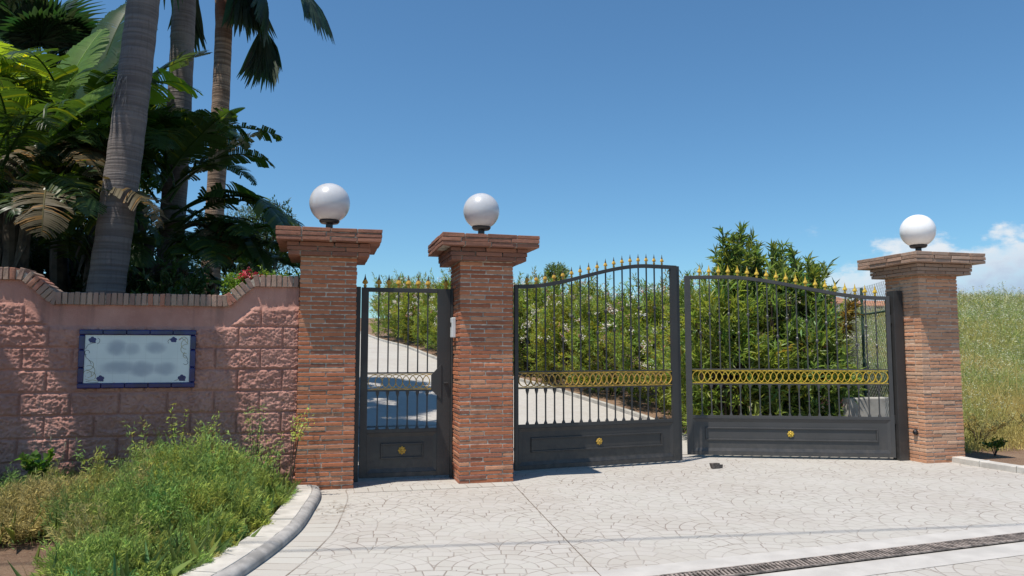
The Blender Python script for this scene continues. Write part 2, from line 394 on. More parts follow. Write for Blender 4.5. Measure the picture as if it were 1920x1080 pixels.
# border strip beside left kerb (curved) with uv
def strip(name,line,w,z,mat,side=1,off=0.):
    bm=bmesh.new(); uvl=bm.loops.layers.uv.new('UVMap'); prev=None; L=0; rows=[]
    for i,p in enumerate(line):
        d=(line[min(i+1,len(line)-1)]-line[max(i-1,0)]).normalized(); nn_=Vector((-d.y,d.x,0))*side
        if i: L+=(p-line[i-1]).length
        rows.append((bm.verts.new((p.x+nn_.x*off,p.y+nn_.y*off,z)),bm.verts.new((p.x+nn_.x*(w+off),p.y+nn_.y*(w+off),z)),L))
    for a,b in zip(rows,rows[1:]):
        f=bm.faces.new((a[0],a[1],b[1],b[0]))
        for lp,uvv in zip(f.loops,((a[2],0),(a[2],w),(b[2],w),(b[2],0))): lp[uvl].uv=uvv
    bmesh.ops.recalc_face_normals(bm,faces=bm.faces[:]); me=bpy.data.meshes.new(name); bm.to_mesh(me); bm.free(); me.materials.append(mat)
    if me.polygons[0].normal.z<0: me.flip_normals()
    return tag(link(bpy.data.objects.new(name,me)),kind='structure')
strip('border_strip',KS,.29,.002,M['border'],side=1)
strip('threshold_strip',[Vector((*wl(s,-.02),0)) for s in (.62,1.2,1.8,2.44)],.26,.003,M['border'],side=-1)
# expansion joint
jl=[(-.01,8.9),(.3,7.0),(.58,5.3),(.80,4.0),(1.2,1.5)]
o=strip('expansion_joint',[Vector((*p,0)) for p in jl],.007,.0035,M['joint']); 
# drain: concrete bands and grate
DA=Vector((1.345,5.23,0)); DD=Vector((1,.372,0)).normalized(); DN=Vector((-DD.y,DD.x,0))
def band(name,o0,o1,z,mat):
    a=DA-DD*5+DN*o0; b=DA+DD*9+DN*o0; c=DA+DD*9+DN*o1; d=DA-DD*5+DN*o1
    return poly_sheet(name,[(q.x,q.y) for q in (a,b,c,d)],mat,z)
band('concrete_band',.085,.36,.003,M['concrete']); band('concrete_band',-.36,-.085,.003,M['concrete'])
band('drain_pit_shade',-.085,.085,.0045,M['pit'])  # flat dark sheet paints the shade of the pit under the grate
mb=MB(); L=9.5
def dtr(p): q=DA+DD*(p[0]-1.5)+DN*p[1]; return (q.x,q.y,p[2])
mb.box((0,-.085,.012),(L,-.070,.022),(.5,.5,.5),tr=dtr).box((0,.070,.012),(L,.085,.022),(.5,.5,.5),tr=dtr)
k=0
while k*.034<L-.03:
    x0=k*.034+.012; mb.box((x0,-.0705,.012),(x0+.016,.0705,.020),(.5,.5,.5),tr=lambda p:dtr((p[0]+p[1]*.25,p[1],p[2]))); k+=1
o=mb.build('drain_grate',M['grate']); tag(o,'long rusty slotted drain grate set between pale concrete bands','drain')
# kerbs
kp=[(-.005,-.02),(-.012,.03),(.0,.055),(.03,.072),(.075,.078)]
kl=empty('kerb',KS[0],0,'curved whitish kerb with rounded grey nose at the weed bed left of the pedestrian gate','kerb')
o=sweep('kerb_nose',[p-KS[0] for p in KS],kp,M['kerb_nose'],kl,side=-1)
o.data.polygons.foreach_set('use_smooth',[True]*len(o.data.polygons))
mb=MB(); acc=0; seg=[]; i=0
# kerb stones about .5 m long
pts=KS; cur=[]; L0=0; rr=random.Random(3)
def kerb_stones(parent,line,side,off,w,h0,h1,dark=False,orig=Vector((0,0,0))):
    mb=MB(); i=0
    while i<len(line)-1:
        L=0;j=i
        while j<len(line)-1 and L<.5: L+=(line[j+1]-line[j]).length; j+=1
        seg=line[i:j+1]; vs=[]; dz=rr.uniform(-.004,.004); 
        for k,p in enumerate(seg):
            d=(line[min(i+k+1,len(line)-1)]-line[max(i+k-1,0)]).normalized(); nn_=Vector((-d.y,d.x,0))*side
            q=p.copy()
            if k==0: q+=d*.004
            if k==len(seg)-1: q-=d*.004
            for (o_,z_) in ((off,h0),(off,h1+dz),(off+w,h1+dz+.004),(off+w,h0)): vs.append(q+nn_*o_+Vector((0,0,z_))-orig)
        n=4; fs=[]
        for k in range(len(seg)-1):
            for a in range(4): b=(a+1)%4; fs.append((k*n+a,k*n+b,(k+1)*n+b,(k+1)*n+a))
        fs+=[(0,1,2,3),tuple(reversed(range((len(seg)-1)*n,len(seg)*n)))]
        g=rr.uniform(.45,.55); mb.add(vs,fs,(g,g,g)); i=j
    return mb.build('kerb_stones',M['kerb'],parent,bevel=.006)
kerb_stones(kl,KS,-1,.078,.20,-.03,.078,orig=KS[0])
kr=empty('kerb',KR[0],0,'straight low white kerb beside bare soil right of the right brick pier','kerb')
kerb_stones(kr,KR,1,0,.16,-.03,.075,orig=KR[0])
# ================================================================== PIERS
def jc(a,b,v=.0):
    k=R.random(); d=R.uniform(-v,v); return tuple(max(.01,(p+(q-p)*k)+d*p*3) for p,q in zip(a,b))
def ring_of_bricks(mb,w,z0,z1,off,odd,cols,length=.29,depth=.12,j=.012,jit=.0022):
    """one course round a square w x w, front at t=-off"""
    a=-off; b=w+off
    def run(horizontal,x0,x1,front):
        L=x1-x0; n=max(1,round(L/length)); x=x0; cuts=[x0]
        sh=R.uniform(-.35,.35)*length/2
        for i in range(1,n): cuts.append(x0+L*i/n+sh*(1 if n>1 else 0)+R.uniform(-.02,.02))
        cuts.append(x1)
        for c0,c1 in zip(cuts,cuts[1:]):
            p=R.uniform(-.005,.006); h0=z0+R.uniform(-.002,.002); h1=z1+R.uniform(-.002,.002)
            ca=c0+(j/2 if c0!=x0 else 0); cb=c1-(j/2 if c1!=x1 else 0)
            if horizontal:
                y0,y1=(a-p,a+depth) if front else (b-depth,b+p)
                mb.box((ca,y0,h0),(cb,y1,h1),cols(),jit=jit)
            else:
                y0,y1=(a-p,a+depth) if front else (b-depth,b+p)
                mb.box((y0,ca,h0),(y1,cb,h1),cols(),jit=jit)
    if odd:
        run(True,a,b,True); run(True,a,b,False); run(False,a+depth+j,b-depth-j,True); run(False,a+depth+j,b-depth-j,False)
    else:
        run(False,a,b,True); run(False,a,b,False); run(True,a+depth+j,b-depth-j,True); run(True,a+depth+j,b-depth-j,False)
def pier(s,w,label,mat,pal,capcol):
    e=empty('brick_pier',W(s,0),ANG,label,'brick pier','brick piers beside the gates')
    mb=MB(); z=0.; k=0; ch=.0493
    def cc():
        r=R.random(); z_=z/2.5
        a,b=pal[0] if r<.70 else (pal[1] if r<.92 else pal[2])
        return jc(a,b,.05)
    while z<2.53:
        ring_of_bricks(mb,w,z,z+ch-.0115,0,k%2,cc); z+=ch; k+=1
    ztop=z
    o=mb.build('brick_shaft',mat,e,bevel=.0045)
    c=MB().box((.0075,.0075,.0),(w-.0075,w-.0075,ztop)); c.build('mortar_core',M['mortar'],e)
    cap=MB(); k2=0
    lc=lambda: jc(*capcol,.06)
    for i in range(3): ring_of_bricks(cap,w,z,z+ch-.006,.125+(.012 if i>0 else 0),(k+i)%2,lc); z+=ch
    for i in range(3):
        ring_of_bricks(cap,w,z,z+ch-.006,.250+(.0 if i<2 else -.004)+(.004*i),(i)%2,lc,length=.27,depth=.26,jit=.0035); z+=ch
    o=cap.build('cap',mat,e,bevel=.005)
    MB().box((-.105,-.105,ztop+.004),(w+.105,w+.105,ztop+.135)).box((-.235,-.235,ztop+.150),(w+.235,w+.235,z-.012)).build('cap_core',M['mortar'],e)
    return e,z
P1=[((.46,.16,.07),(.35,.11,.052)),((.52,.25,.14),(.42,.17,.09)),((.24,.085,.05),(.32,.12,.07))]
P3=[((.56,.30,.175),(.50,.23,.125)),((.60,.38,.25),(.54,.33,.21)),((.42,.17,.09),(.48,.27,.17))]
e1,zt=pier(0,.62,'brick pier joined to the pink wall on the left of the pedestrian gate',M['brick'],P1,((.28,.12,.075),(.19,.085,.06)))
e2,zt=pier(1.80,.64,'brick pier standing between the pedestrian gate and the left driveway leaf',M['brick'],P1,((.27,.12,.075),(.17,.08,.06)))
e3,zt=pier(8.21,.64,'paler brick pier standing by itself beside the grass meadow on the right',M['brick_pale'],P3,((.27,.17,.12),(.36,.26,.20)))
def globe(s,w,mat,label,r=.228):
    e=empty('globe_lamp',W(s+w/2,w/2,zt-.004),0,label,'lamp','globe lamps on the brick piers')
    mb=MB(); mb.lathe([(0,.075),(.012,.075),(.016,.042),(.125,.040),(.135,.10),(.16,.118),(.175,.112)],24); mb.build('lamp_base',M['black'],e,smooth=False,bevel=.002)
    prof=[]; n=30
    for i in range(n+1):
        a=math.pi*(i/n); rr_=r*math.sin(a); z_=-r*math.cos(a)
        if i==0 or (z_<-r*.9): continue
        prof.append((z_,max(rr_,.0005)))
    mb=MB(); mb.lathe(prof,48,o=(0,0,.16+r*.93)); mb.build('globe',mat,e,smooth=True)
globe(0,.62,M['globe_grey'],'satin grey globe lamp on the brick pier next to the pink wall',.232)
globe(1.80,.64,M['globe_grey'],'satin grey globe lamp on the pier between pedestrian gate and driveway leaf',.222)
globe(8.21,.64,M['globe_white'],'bright white globe lamp on the right pier beside the meadow',.235)
# ================================================================== GATES
def spear(parent,x,z,gold,tip,sc=1.):
    mb=MB(); n=8
    prof=[(0,.011),(.012,.016),(.022,.015),(.028,.008),(.034,.014),(.042,.028),(.055,.025),(.075,.014)]
    mb.lathe([(a*sc,b*sc) for a,b in prof],n,m=0,sy=.55); mb.lathe([(a*sc,b*sc) for a,b in [(.076,.0135),(.10,.006),(.128,.0015)]],n,m=1,sy=.55)
    o=mb.build('spearhead',[gold,tip],parent,smooth=False); o.location=(x,0,z); return o
SPM={}
def add_spear(parent,x,z,gold,tip,sc=1.):
    key=(gold.name,tip.name,sc)
    if key in SPM:
        o=SPM[key].copy(); link(o,parent); o.location=(x,0,z)
    else: o=SPM[key]=spear(parent,x,z,gold,tip,sc)
    return o
def ringband(e,x0,x1,z0,z1,gold,iron,dep=.016):
    mb=MB(); r=(z1-z0)/2; zc=(z0+z1)/2; n=int(round((x1-x0)/(r*1.02))); stp=(x1-x0-2*r)/(n-1)
    K=20; w=.0074
    for i in range(n):
        cx=x0+r+i*stp; vs=[]; off=.002*(i%2)
        for k in range(K):
            a=2*math.pi*k/K; c,s_=math.cos(a),math.sin(a)
            for rr_ in (r-w,r):
                for y in (-dep+off,dep-off): vs.append((cx+c*rr_,y,zc+s_*rr_))
        fs=[]
        for k in range(K):
            a=k*4; b=((k+1)%K)*4
            fs+=[(a,b,b+2,a+2),(a+1,a+3,b+3,b+1),(a,a+1,b+1,b),(a+2,b+2,b+3,a+3)]
        mb.add(vs,fs)
    o=mb.build('ring_band',gold,e)
    MB().box((x0,-dep,z0-.009),(x1,dep,z0-.001)).box((x0,-dep,z1+.001),(x1,dep,z1+.009)).build('ring_band_edge',gold,o)
def rosette(e,x,z,y,gold):
    mb=MB(); vs=[]; K=32; 
    for (yy,r) in ((0,.042),(-.010,.044),(-.018,.030),(-.014,.018),(-.024,.010)):
        for k in range(K):
            a=2*math.pi*k/K; rr_=r*(1+(.12*math.cos(8*a) if r>.025 else 0)); vs.append((x+rr_*math.cos(a),y+yy,z+rr_*math.sin(a)))
    fs=[(i*K+k,(i+1)*K+k,(i+1)*K+(k+1)%K,i*K+(k+1)%K) for i in range(4) for k in range(K)]+[tuple(range(4*K,5*K))]
    mb.add(vs,fs); return mb.build('rosette',gold,e)
def kick_panel(e,x0,x1,z0,z1,iron,gold,raised=True):
    o=MB().box((x0,-.006,z0),(x1,.006,z1)).build('kick_panel',iron,e)
    def fr(nm,a,b,c,d,wd,y):
        m_=MB()
        # mitred moulding, sloped face
        def piece(p,q,pi,qi): m_.add([(p[0],-y,p[1]),(q[0],-y,q[1]),(qi[0],-.0062,qi[1]),(pi[0],-.0062,pi[1]),(p[0],-.0062,p[1]),(q[0],-.0062,q[1])],[(0,1,2,3),(4,5,1,0),(0,3,4),(1,5,2)])
        A,B,C_,D=(a,c),(b,c),(b,d),(a,d); Ai,Bi,Ci,Di=(a+wd,c+wd),(b-wd,c+wd),(b-wd,d-wd),(a+wd,d-wd)
        for p,q,pi,qi in ((A,B,Ai,Bi),(B,C_,Bi,Ci),(C_,D,Ci,Di),(D,A,Di,Ai)): piece(p,q,pi,qi)
        return m_.build(nm,iron,o)
    fr('panel_moulding',x0+.001,x1-.001,z0+.001,z1-.001,.045,.019)
    w=x1-x0; iz0=z0+.155; iz1=z1-.12; ix=.17 if w>1.5 else .16
    m_=MB(); a,b,c,d=x0+ix,x1-ix,iz0,iz1; t=.022
    m_.box((a,-.022,c),(b,-.0065,c+t)).box((a,-.022,d-t),(b,-.0065,d)).box((a,-.022,c+t+.0002),(a+t,-.0065,d-t-.0002)).box((b-t,-.022,c+t+.0002),(b,-.0065,d-t-.0002))
    m_.build('inner_moulding',iron,o,bevel=.005)
    r_=rosette(e,(x0+x1)/2,(iz0+iz1)/2+.005,-.0065,gold)
def gate_leaf(name,loc,rz,width,ztop,n,label,cat,group,iron,gold,tip,flip=False,stL=.06,stR=.09,spx=None,zb=.035,sc=1.,lock=False,collars=True):
    """local x 0..width ; ztop(x) gives the underside of the top rail"""
    e=empty(name,loc,rz,label,cat,group); F=.020
    fr=MB(); zk0,zk1=.06,.55
    fr.box((0,-F,zb),(stL,F,ztop(0)+.05)).box((width-stR,-F,zb),(width,F,ztop(width)+.05))
    fr.box((stL,-F+.001,zb),(width-stR,F-.001,zb+.055)).box((stL,-F+.001,zk1),(width-stR,F-.001,zk1+.045))
    fr.box((stL,-.016,1.245),(width-stR,.016,1.260)).box((stL,-.016,1.035),(width-stR,.016,1.050))
    K=24; vs=[]
    for i in range(K+1):
        x=stL+(width-stL-stR)*i/K; z=ztop(x)
        for (y,dz) in ((-F-.004,0),(F+.004,0),(F+.004,.05),(-F-.004,.05)): vs.append((x,y,z+dz))
    fs=[(i*4+a,i*4+(a+1)%4,(i+1)*4+(a+1)%4,(i+1)*4+a) for i in range(K) for a in range(4)]+[(3,2,1,0),(K*4,K*4+1,K*4+2,K*4+3)]
    fr.add(vs,fs); fr.build('frame',iron,e,bevel=.003)
    kick_panel(e,stL+.0005,width-stR-.0005,zb+.0555,zk1-.0005,iron,gold)
    x0,x1=stL,width-stR
    for i in range(n):
        x=x0+(x1-x0)*(i+1)/(n+1) if spx is None else spx[i]
        zt_=ztop(x); b=MB(); b.box((x-.0075,-.0075,1.2605),(x+.0075,.0075,zt_-.0005))
        if collars:
            zc=1.62+.30*((i*7)%2)*.9+(zt_-2.3)*.6; 
            b.lathe([(-.026,.0105),(-.014,.019),(0,.022),(.014,.019),(.026,.0105)],8,o=(x,0,zc))
        bo=b.build('bar',iron,e)
        add_spear(bo,x,zt_+.05,gold,tip,sc*1.12)
        l=MB(); pr=[(.5955,.019),(.606,.018),(.625,.0105),(.64,.0075),(.965,.0075),(.982,.0105),(1.012,.018),(1.0345,.020)]
        vs=[]; 
        for z,r in pr:
            for sx,sy in ((-1,-1),(1,-1),(1,1),(-1,1)): vs.append((x+sx*r,sy*min(r,.0145),z))
        l.add(vs,[(k*4+a,k*4+(a+1)%4,(k+1)*4+(a+1)%4,(k+1)*4+a) for k in range(len(pr)-1) for a in range(4)]+[(3,2,1,0),tuple(range((len(pr)-1)*4,len(pr)*4))])
        l.build('lower_bar',iron,e)
    ringband(e,x0+.004,x1-.004,1.062,1.233,gold,iron)
    return e
def scurve(a,b,x,w):
    t=min(1,max(0,(x/w-.02)/.80)); s_=t*t*(3-2*t); return a+(b-a)*s_
# pedestrian gate
gx0,gx1=.625,1.795; Lw=gx1-gx0
pg=gate_leaf('pedestrian_gate',W(gx0+.075,.46),ANG,Lw-.10,lambda x:2.215,6,'narrow flat-topped dark iron pedestrian gate with lock plate between two brick piers','gate','iron gates',M['iron'],M['gold'],M['tip'],stL=.085,stR=.16,collars=False,sc=1.12)
Lp=Lw-.10
for x in (.04,Lp-.06): add_spear(pg,x,2.265,M['gold'],M['tip'],1.12*1.12)
lk=MB(); vs=[]
for y in (-.034,-.0205):
    for (x,z) in ((Lp-.11,.93),(Lp-.235,1.05),(Lp-.235,1.225),(Lp-.11,1.36)): vs.append((x,y,z))
lk.add(vs,[(0,1,2,3),(7,6,5,4),(0,4,5,1),(1,5,6,2),(2,6,7,3),(3,7,4,0)]); lk.build('lock_plate',M['iron'],pg,bevel=.003)
MB().box((Lp-.085,-.055,1.12),(Lp-.03,-.0205,1.14)).build('handle',M['iron'],pg,bevel=.004)
jb=empty('gate_jamb',W(.62,.46),ANG,'slim dark post of the pedestrian gate against the left brick pier','gate post','gate posts')
MB().box((.002,-.045,-.01),(.070,.045,2.27)).build('post',M['iron'],jb,bevel=.004)
jb=empty('gate_jamb',W(1.80,.46),ANG,'slim dark post of the pedestrian gate against the middle brick pier','gate post','gate posts')
MB().box((-.028,-.045,-.01),(-.002,.045,2.27)).build('post',M['iron'],jb,bevel=.004)
# driveway leaves
w2=2.43; a2=ANG+rad(8.0)
g2=gate_leaf('driveway_gate',W(2.60,.56),a2,w2,lambda x:scurve(2.30,2.645,x,w2),17,'dark left leaf of the driveway gate with dull gold ring band','gate','iron gates',M['iron'],M['gold'],M['tip'],stL=.05,stR=.10)
MB().box((w2+.0005,.0,.03),(w2+.055,.030,2.69)).build('closing_flange',M['iron'],g2,bevel=.003)
hp=empty('gate_jamb',W(2.44,.56),ANG,'dark hinge post of the left driveway leaf against the middle pier','gate post','gate posts')
MB().box((.002,-.05,-.01),(.135,.05,2.36)).build('post',M['iron'],hp,bevel=.004)
w3=2.84
hx=W(8.03,.36); fx=W(5.44,1.36); dv=(fx-hx); a3=math.atan2(-dv.y,-dv.x)
fx=hx+dv.normalized()*w3
g3=gate_leaf('driveway_gate',fx,a3,w3,lambda x:scurve(2.235,2.56,w3-x,w3),19,'grey right leaf of the driveway gate with bright yellow gold trim','gate','iron gates',M['iron2'],M['gold2'],M['gold2'],stL=.085,stR=.055,sc=1.08)
hp=empty('gate_jamb',W(8.06,.36),ANG-rad(3),'wide dark hinge post of the right driveway leaf beside the right pier','gate post','gate posts')
MB().box((-.015,-.07,-.01),(.13,.07,2.36)).build('post',M['iron'],hp,bevel=.004)
MB().box((-.04,-.02,.5),(-.0155,.02,.62)).box((-.04,-.02,1.9),(-.0155,.02,2.02)).build('hinge',M['iron'],hp,bevel=.003)
# small fittings
e=empty('intercom',W(1.80,.27,1.78),ANG,'small white intercom box fixed on the side of the middle pier','intercom')
MB().box((-.055,-.05,-.11),(-.005,.06,.13)).build('housing',M['white_box'],e,bevel=.008)
MB().box((-.058,-.02,.02),(-.0552,.03,.07)).build('speaker_slot',M['black'],e)
e=empty('gate_sensor',W(8.21,.16,.40),ANG,'small round black gate sensor low on the right pier','sensor')
mb=MB(); mb.tube([(-.004,0,0),(-.03,0,0),(-.045,0,0)],[.036,.034,.02],16); mb.build('sensor_body',M['black'],e,smooth=False)
e=MB(); 
for (p,s_) in (((0,0,0),1),((.07,.02,0),.7)):
    vs=[]
    e.box((p[0]-.055*s_,p[1]-.04,0),(p[0]+.05*s_,p[1]+.04,.065*s_),jit=.014)
o=e.build('broken_brick',M['stone'],bevel=.006); o.location=(2.62,9.95,.0); o.rotation_euler=(0,0,.3); tag(o,'small dark broken brick lying on the paving before the right driveway leaf','brick')
# ================================================================== PINK WALL
TW=.10            # wall front plane
def wtop(s):      # underside line of coping
    P=[(-9,2.235),(-2.75,2.235),(-2.46,1.99),(-.735,1.99),(-.475,2.215),(0,2.215)]
    for (a,za),(b,zb_) in zip(P,P[1:]):
        if a<=s<=b: return za+(zb_-za)*(s-a)/(b-a)
    return 2.235
wall=empty('garden_wall',W(0,TW),ANG,'pink rock-faced garden wall with a dipped brick coping behind the weeds','wall')
def rock():
    s0,s1=-4.6,-.004; ds=.0105; dz=.0105; ns=int((s1-s0)/ds)+1; nz=int(2.30/dz)+1
    BH=.2315; BW=.462; V=[];
    for j in range(nz):
        for i in range(ns):
            s_=s0+(s1-s0)*i/(ns-1); top=wtop(s_); z=-.02+ (2.26)*j/(nz-1); z=min(z,top+.005)
            row=math.floor((z+.075)/BH); fz=((z+.075)/BH-row)*BH
            bs=s_+(.231 if row%2 else 0)+.40; fb=(bs/BW-math.floor(bs/BW))*BW
            ed=min(fz,BH-fz,fb,BW-fb)
            band=1-min(1,max(0,(z-(top-.26))/.05))  # smooth plaster band under the coping
            # plaster patch around the plaque
            
            k=min(1,max(0,(ed-.004)/.013)); k=k*k*(3-2*k)
            bid=row*31+math.floor(bs/BW)
            p=Vector((s_*7,z*9,bid*3.7)); f=noise.fractal(p,1.,2.1,5)*.5+.5
            f2=noise.ridged_multi_fractal(Vector((s_*16+f,z*26,bid*1.3)),1.,2.1,3,1.,2.)*.5
            f3=noise.ridged_multi_fractal(Vector((s_*34+f*2,z*48-f*3,bid*2.3)),.9,2.2,3,1.,2.)*.5
            hgt=(.4+.6*k)*(.002+.026*f+.019*f2+.031*f3)+.006*noise.noise(Vector((s_*70,z*70,0)))*k
            y=-(hgt*band)+.003*(1-k)*band
            if band<1: y-=.016*(1-band)+ .0012*noise.noise(Vector((s_*40,z*40,3)))*(1-band)
            V.append((s_,y,z))
    V=np.array(V); i,j=np.meshgrid(np.arange(ns-1),np.arange(nz-1)); a=(j*ns+i).ravel(); F=np.stack([a,a+1,a+ns+1,a+ns],-1)
    zc=V[F[:,0],2]; hz=V[F[:,2],2]-V[F[:,0],2]; F=F[hz>1e-5]
    o=npobj('rock_face',V,F,np.full((len(F),3),.5),M['render'],wall)
rock()
mb=MB()
P=[(-8,2.235),(-2.75,2.235),(-2.46,1.99),(-.735,1.99),(-.475,2.215),(-.003,2.215)]
vs=[]; 
for (s_,z) in P: vs+=[(s_,.02,-.05),(s_,.02,z),(s_,.22,z),(s_,.22,-.05)]
mb.add(vs,[(k*4+a,k*4+(a+1)%4,(k+1)*4+(a+1)%4,(k+1)*4+a) for k in range(5) for a in range(4)]+[(3,2,1,0),(20,21,22,23)]); mb.build('wall_core',M['smooth'],wall)
# coping: bricks on end following the profile
def coping():
    P=[(-6,2.235),(-2.75,2.235),(-2.46,1.99),(-.735,1.99),(-.475,2.215),(-.012,2.215)]
    # total arc
    out=[]; pitch=.058
    segs=[(Vector(a),Vector(b)) for a,b in zip(P,P[1:])]
    Ls=[(b-a).length for a,b in segs]; tot=sum(Ls)
    def at(d):
        for (a,b),L in zip(segs,Ls):
            if d<=L or (a,b)==segs[-1]: return a+(b-a)*(d/L),(b-a).normalized()
            d-=L
    mb=MB(); d=tot; k=0
    while d>.1:
        c,_=at(d-pitch/2); t1=(at(min(tot,d+.03))[0]-at(max(0,d-pitch-.03))[0]).normalized()
        n_=Vector((-t1.y,t1.x)); h=.128+R.uniform(-.004,.005); w_=pitch/2-.0055
        base=c; ya=-.062+R.uniform(-.006,.006); yb=.27
        vs=[]
        wt=w_
        for y in (ya,yb):
            for (u_,v_) in ((-w_,0),(w_,0),(wt,h),(-wt,h)):
                q=base+t1*(u_+R.uniform(-.003,.003))+n_*(v_+R.uniform(-.003,.003)); vs.append((q.x,y+R.uniform(-.004,.004),q.y))
        r=R.random(); cc=jc((.34,.235,.175),(.27,.165,.13),.06) if r<.75 else (jc((.42,.18,.11),(.33,.13,.09)) if r<.9 else jc((.17,.11,.095),(.2,.12,.1)))
        mb.add(vs,[(0,1,2,3),(7,6,5,4),(0,4,5,1),(1,5,6,2),(2,6,7,3),(3,7,4,0)],cc); d-=pitch; k+=1
    mb.build('coping',M['coping'],wall,bevel=.006)
    mb=MB(); vs=[]
    for (s_,z) in P: vs+=[(s_,-.040,z+.004),(s_,-.040,z+.105),(s_,.25,z+.105),(s_,.25,z+.004)]
    mb.add(vs,[(k*4+a,k*4+(a+1)%4,(k+1)*4+(a+1)%4,(k+1)*4+a) for k in range(5) for a in range(4)]+[(3,2,1,0),(20,21,22,23)]); mb.build('coping_mortar',M['mortar'],wall)
coping()
# ceramic name plaque
pl=empty('tile_plaque',W(-2.185,.055,1.122),ANG,'ceramic tile plaque with cobalt blue border and corner flowers on the pink wall','sign')
PW,PH,BB=1.13,.612,.058
m=Mat('plaque_tile'); p,x,y,z=m.pos()
tx=((x-.02)/.155).fract(); tz=((z)/.155).fract(); jt=(tx.mn(1.-tx).mn(tz.mn(1.-tz))*.155)
c=m.mix(m.noise(3,2).smooth(.3,.7),(.60,.63,.62),(.68,.70,.68))
bn=(m.noise(9,3)-.5)*.9
def blob(cx,cz,rx,rz,s_):
    d=bn+(((x-cx)/rx)*((x-cx)/rx)+((z-cz)/rz)*((z-cz)/rz)); return (1.-d.smooth(0,1.2))*s_
bl=blob(.36,.42,.12,.09,.8).mx(blob(.50,.41,.1,.07,.6)).mx(blob(.73,.42,.12,.07,.75)).mx(blob(.40,.22,.22,.075,.7)).mx(blob(.60,.2,.16,.09,.75)).mx(blob(.83,.2,.14,.08,.7))
c=m.mix(bl,c,(.27,.30,.37)); c=m.mix((1.-jt.smooth(.0004,.0022))*.35,c,(.35,.34,.32))
m.base(c).rough(.18).bump(jt.smooth(0,.004),.2,.002); m.set(Coat_Weight=.3)
MB().box((BB,-.012,BB),(PW-BB,.04,PH-BB)).build('tile_face',m.m,pl)
mb=MB()
def bt(x0,x1,z0,z1): mb.box((x0+.0006,-.03,z0+.0006),(x1-.0006,.04,z1-.0006))
xs=[0,.225,.45,.675,.90,PW]
for a,b in zip(xs,xs[1:]): bt(a,b,0,BB); bt(a,b,PH-BB,PH)
zs=[BB,.215,.40,PH-BB]
for a,b in zip(zs,zs[1:]): bt(0,BB,a,b); bt(PW-BB,PW,a,b)
mb.build('border_tiles',M['cobalt'],pl,bevel=.012,seg=3)
MB().box((.01,.0,.01),(PW-.01,.039,PH-.01)).build('grout_backing',M['whitewall'],pl)
def flower(cx,cz,sc=1.):
    mb=MB()
    for (dx,dz,r) in ((-.018,.0,.016),(.0,.014,.016),(.018,.002,.017),(.004,-.014,.015),(-.012,-.016,.012),(.02,-.02,.010)):
        mb.tube([(cx+dx*sc,-.0122,cz+dz*sc),(cx+dx*sc,-.0140,cz+dz*sc)],[r*sc,r*.8*sc],10)
    mb.build('painted_flower',M['petal'],pl)
flower(.125,.505,1.1); flower(.905,.51,1.); flower(.215,.105,1.1); flower(1.0,.105,1.2)
def scrolls(name,lines,mat):
    mb=MB()
    for ln_ in lines: mb.tube([(a,-.0128,b) for a,b in ln_],[.0022]*len(ln_),5)
    mb.build(name,mat,pl)
def curl(cx,cz,r0,a0,a1,n=14,shrink=.4,fx=1.):
    return [(cx+fx*r0*(1-shrink*i/n)*math.cos(a0+(a1-a0)*i/n),cz+r0*(1-shrink*i/n)*math.sin(a0+(a1-a0)*i/n)) for i in range(n+1)]
L1=[curl(.10,.19,.075,-1.6,2.0),curl(.10,.25,.06,-1.9,1.6),curl(.085,.15,.05,-.4,2.9),curl(.13,.12,.06,2.4,-.6),curl(1.03,.40,.06,1.4,5.),curl(1.04,.45,.07,1.7,4.6),curl(1.0,.5,.05,-.6,2.6),curl(1.04,.34,.04,2.,5.),[(.075,.10),(.11,.085),(.15,.09),(.20,.075)],[(.98,.53),(1.02,.50),(1.05,.46)]]
L2=[curl(.085,.375,.028,4.4,-.6),[(.060,.36),(.075,.32),(.11,.29),(.125,.25)],curl(.165,.50,.038,-1.4,1.2),[(.065,.41),(.085,.45),(.12,.468),(.16,.475)],curl(1.035,.27,.028,-2.6,1.4),[(1.055,.29),(1.04,.33),(1.01,.35)],[(.86,.47),(.85,.49),(.87,.52)],[(.93,.075),(.96,.085),(.985,.12)],[(.08,.075),(.14,.065),(.2,.062)]]
for l_ in L1: scrolls('painted_scroll',[l_],M['scroll'])
for l_ in L2: scrolls('painted_tendril',[l_],M['scrolldark'])
# ================================================================== FOLIAGE TOOLS
def unit(a): return a/np.maximum(1e-9,np.linalg.norm(a,axis=-1,keepdims=True))
def leaves_np(P,D,L,Wd,C,bend=.25,rs=NR):
    """leaf = 2 quads-ish folded diamond strip. P base, D direction, L length, Wd width"""
    n=len(P); up=np.array([0,0,1.])+rs.normal(0,.5,(n,3)); S=unit(np.cross(D,up)); Nn=np.cross(S,D)
    L=L[:,None]; Wd=Wd[:,None]
    m1=P+D*L*.45+Nn*L*bend*.12; tip=P+D*L-Nn*L*bend*.25
    a=m1+S*Wd*.5+Nn*Wd*.15; b=m1-S*Wd*.5+Nn*Wd*.15
    V=np.stack([P,a,tip,b],1).reshape(-1,3); i=np.arange(n)*4
    F=np.concatenate([np.stack([i,i+1,i+2],-1),np.stack([i,i+2,i+3],-1)])
    return V,F,np.concatenate([C,C])
def colour(n,base,var=.35,hue=.15,rs=NR):
    k=1+rs.uniform(-var,var,(n,1)); h=rs.normal(0,hue,(n,1)); return np.clip(np.array(base)*k*np.concatenate([1+h,np.ones((n,1)),1-h],1),0,1.6)
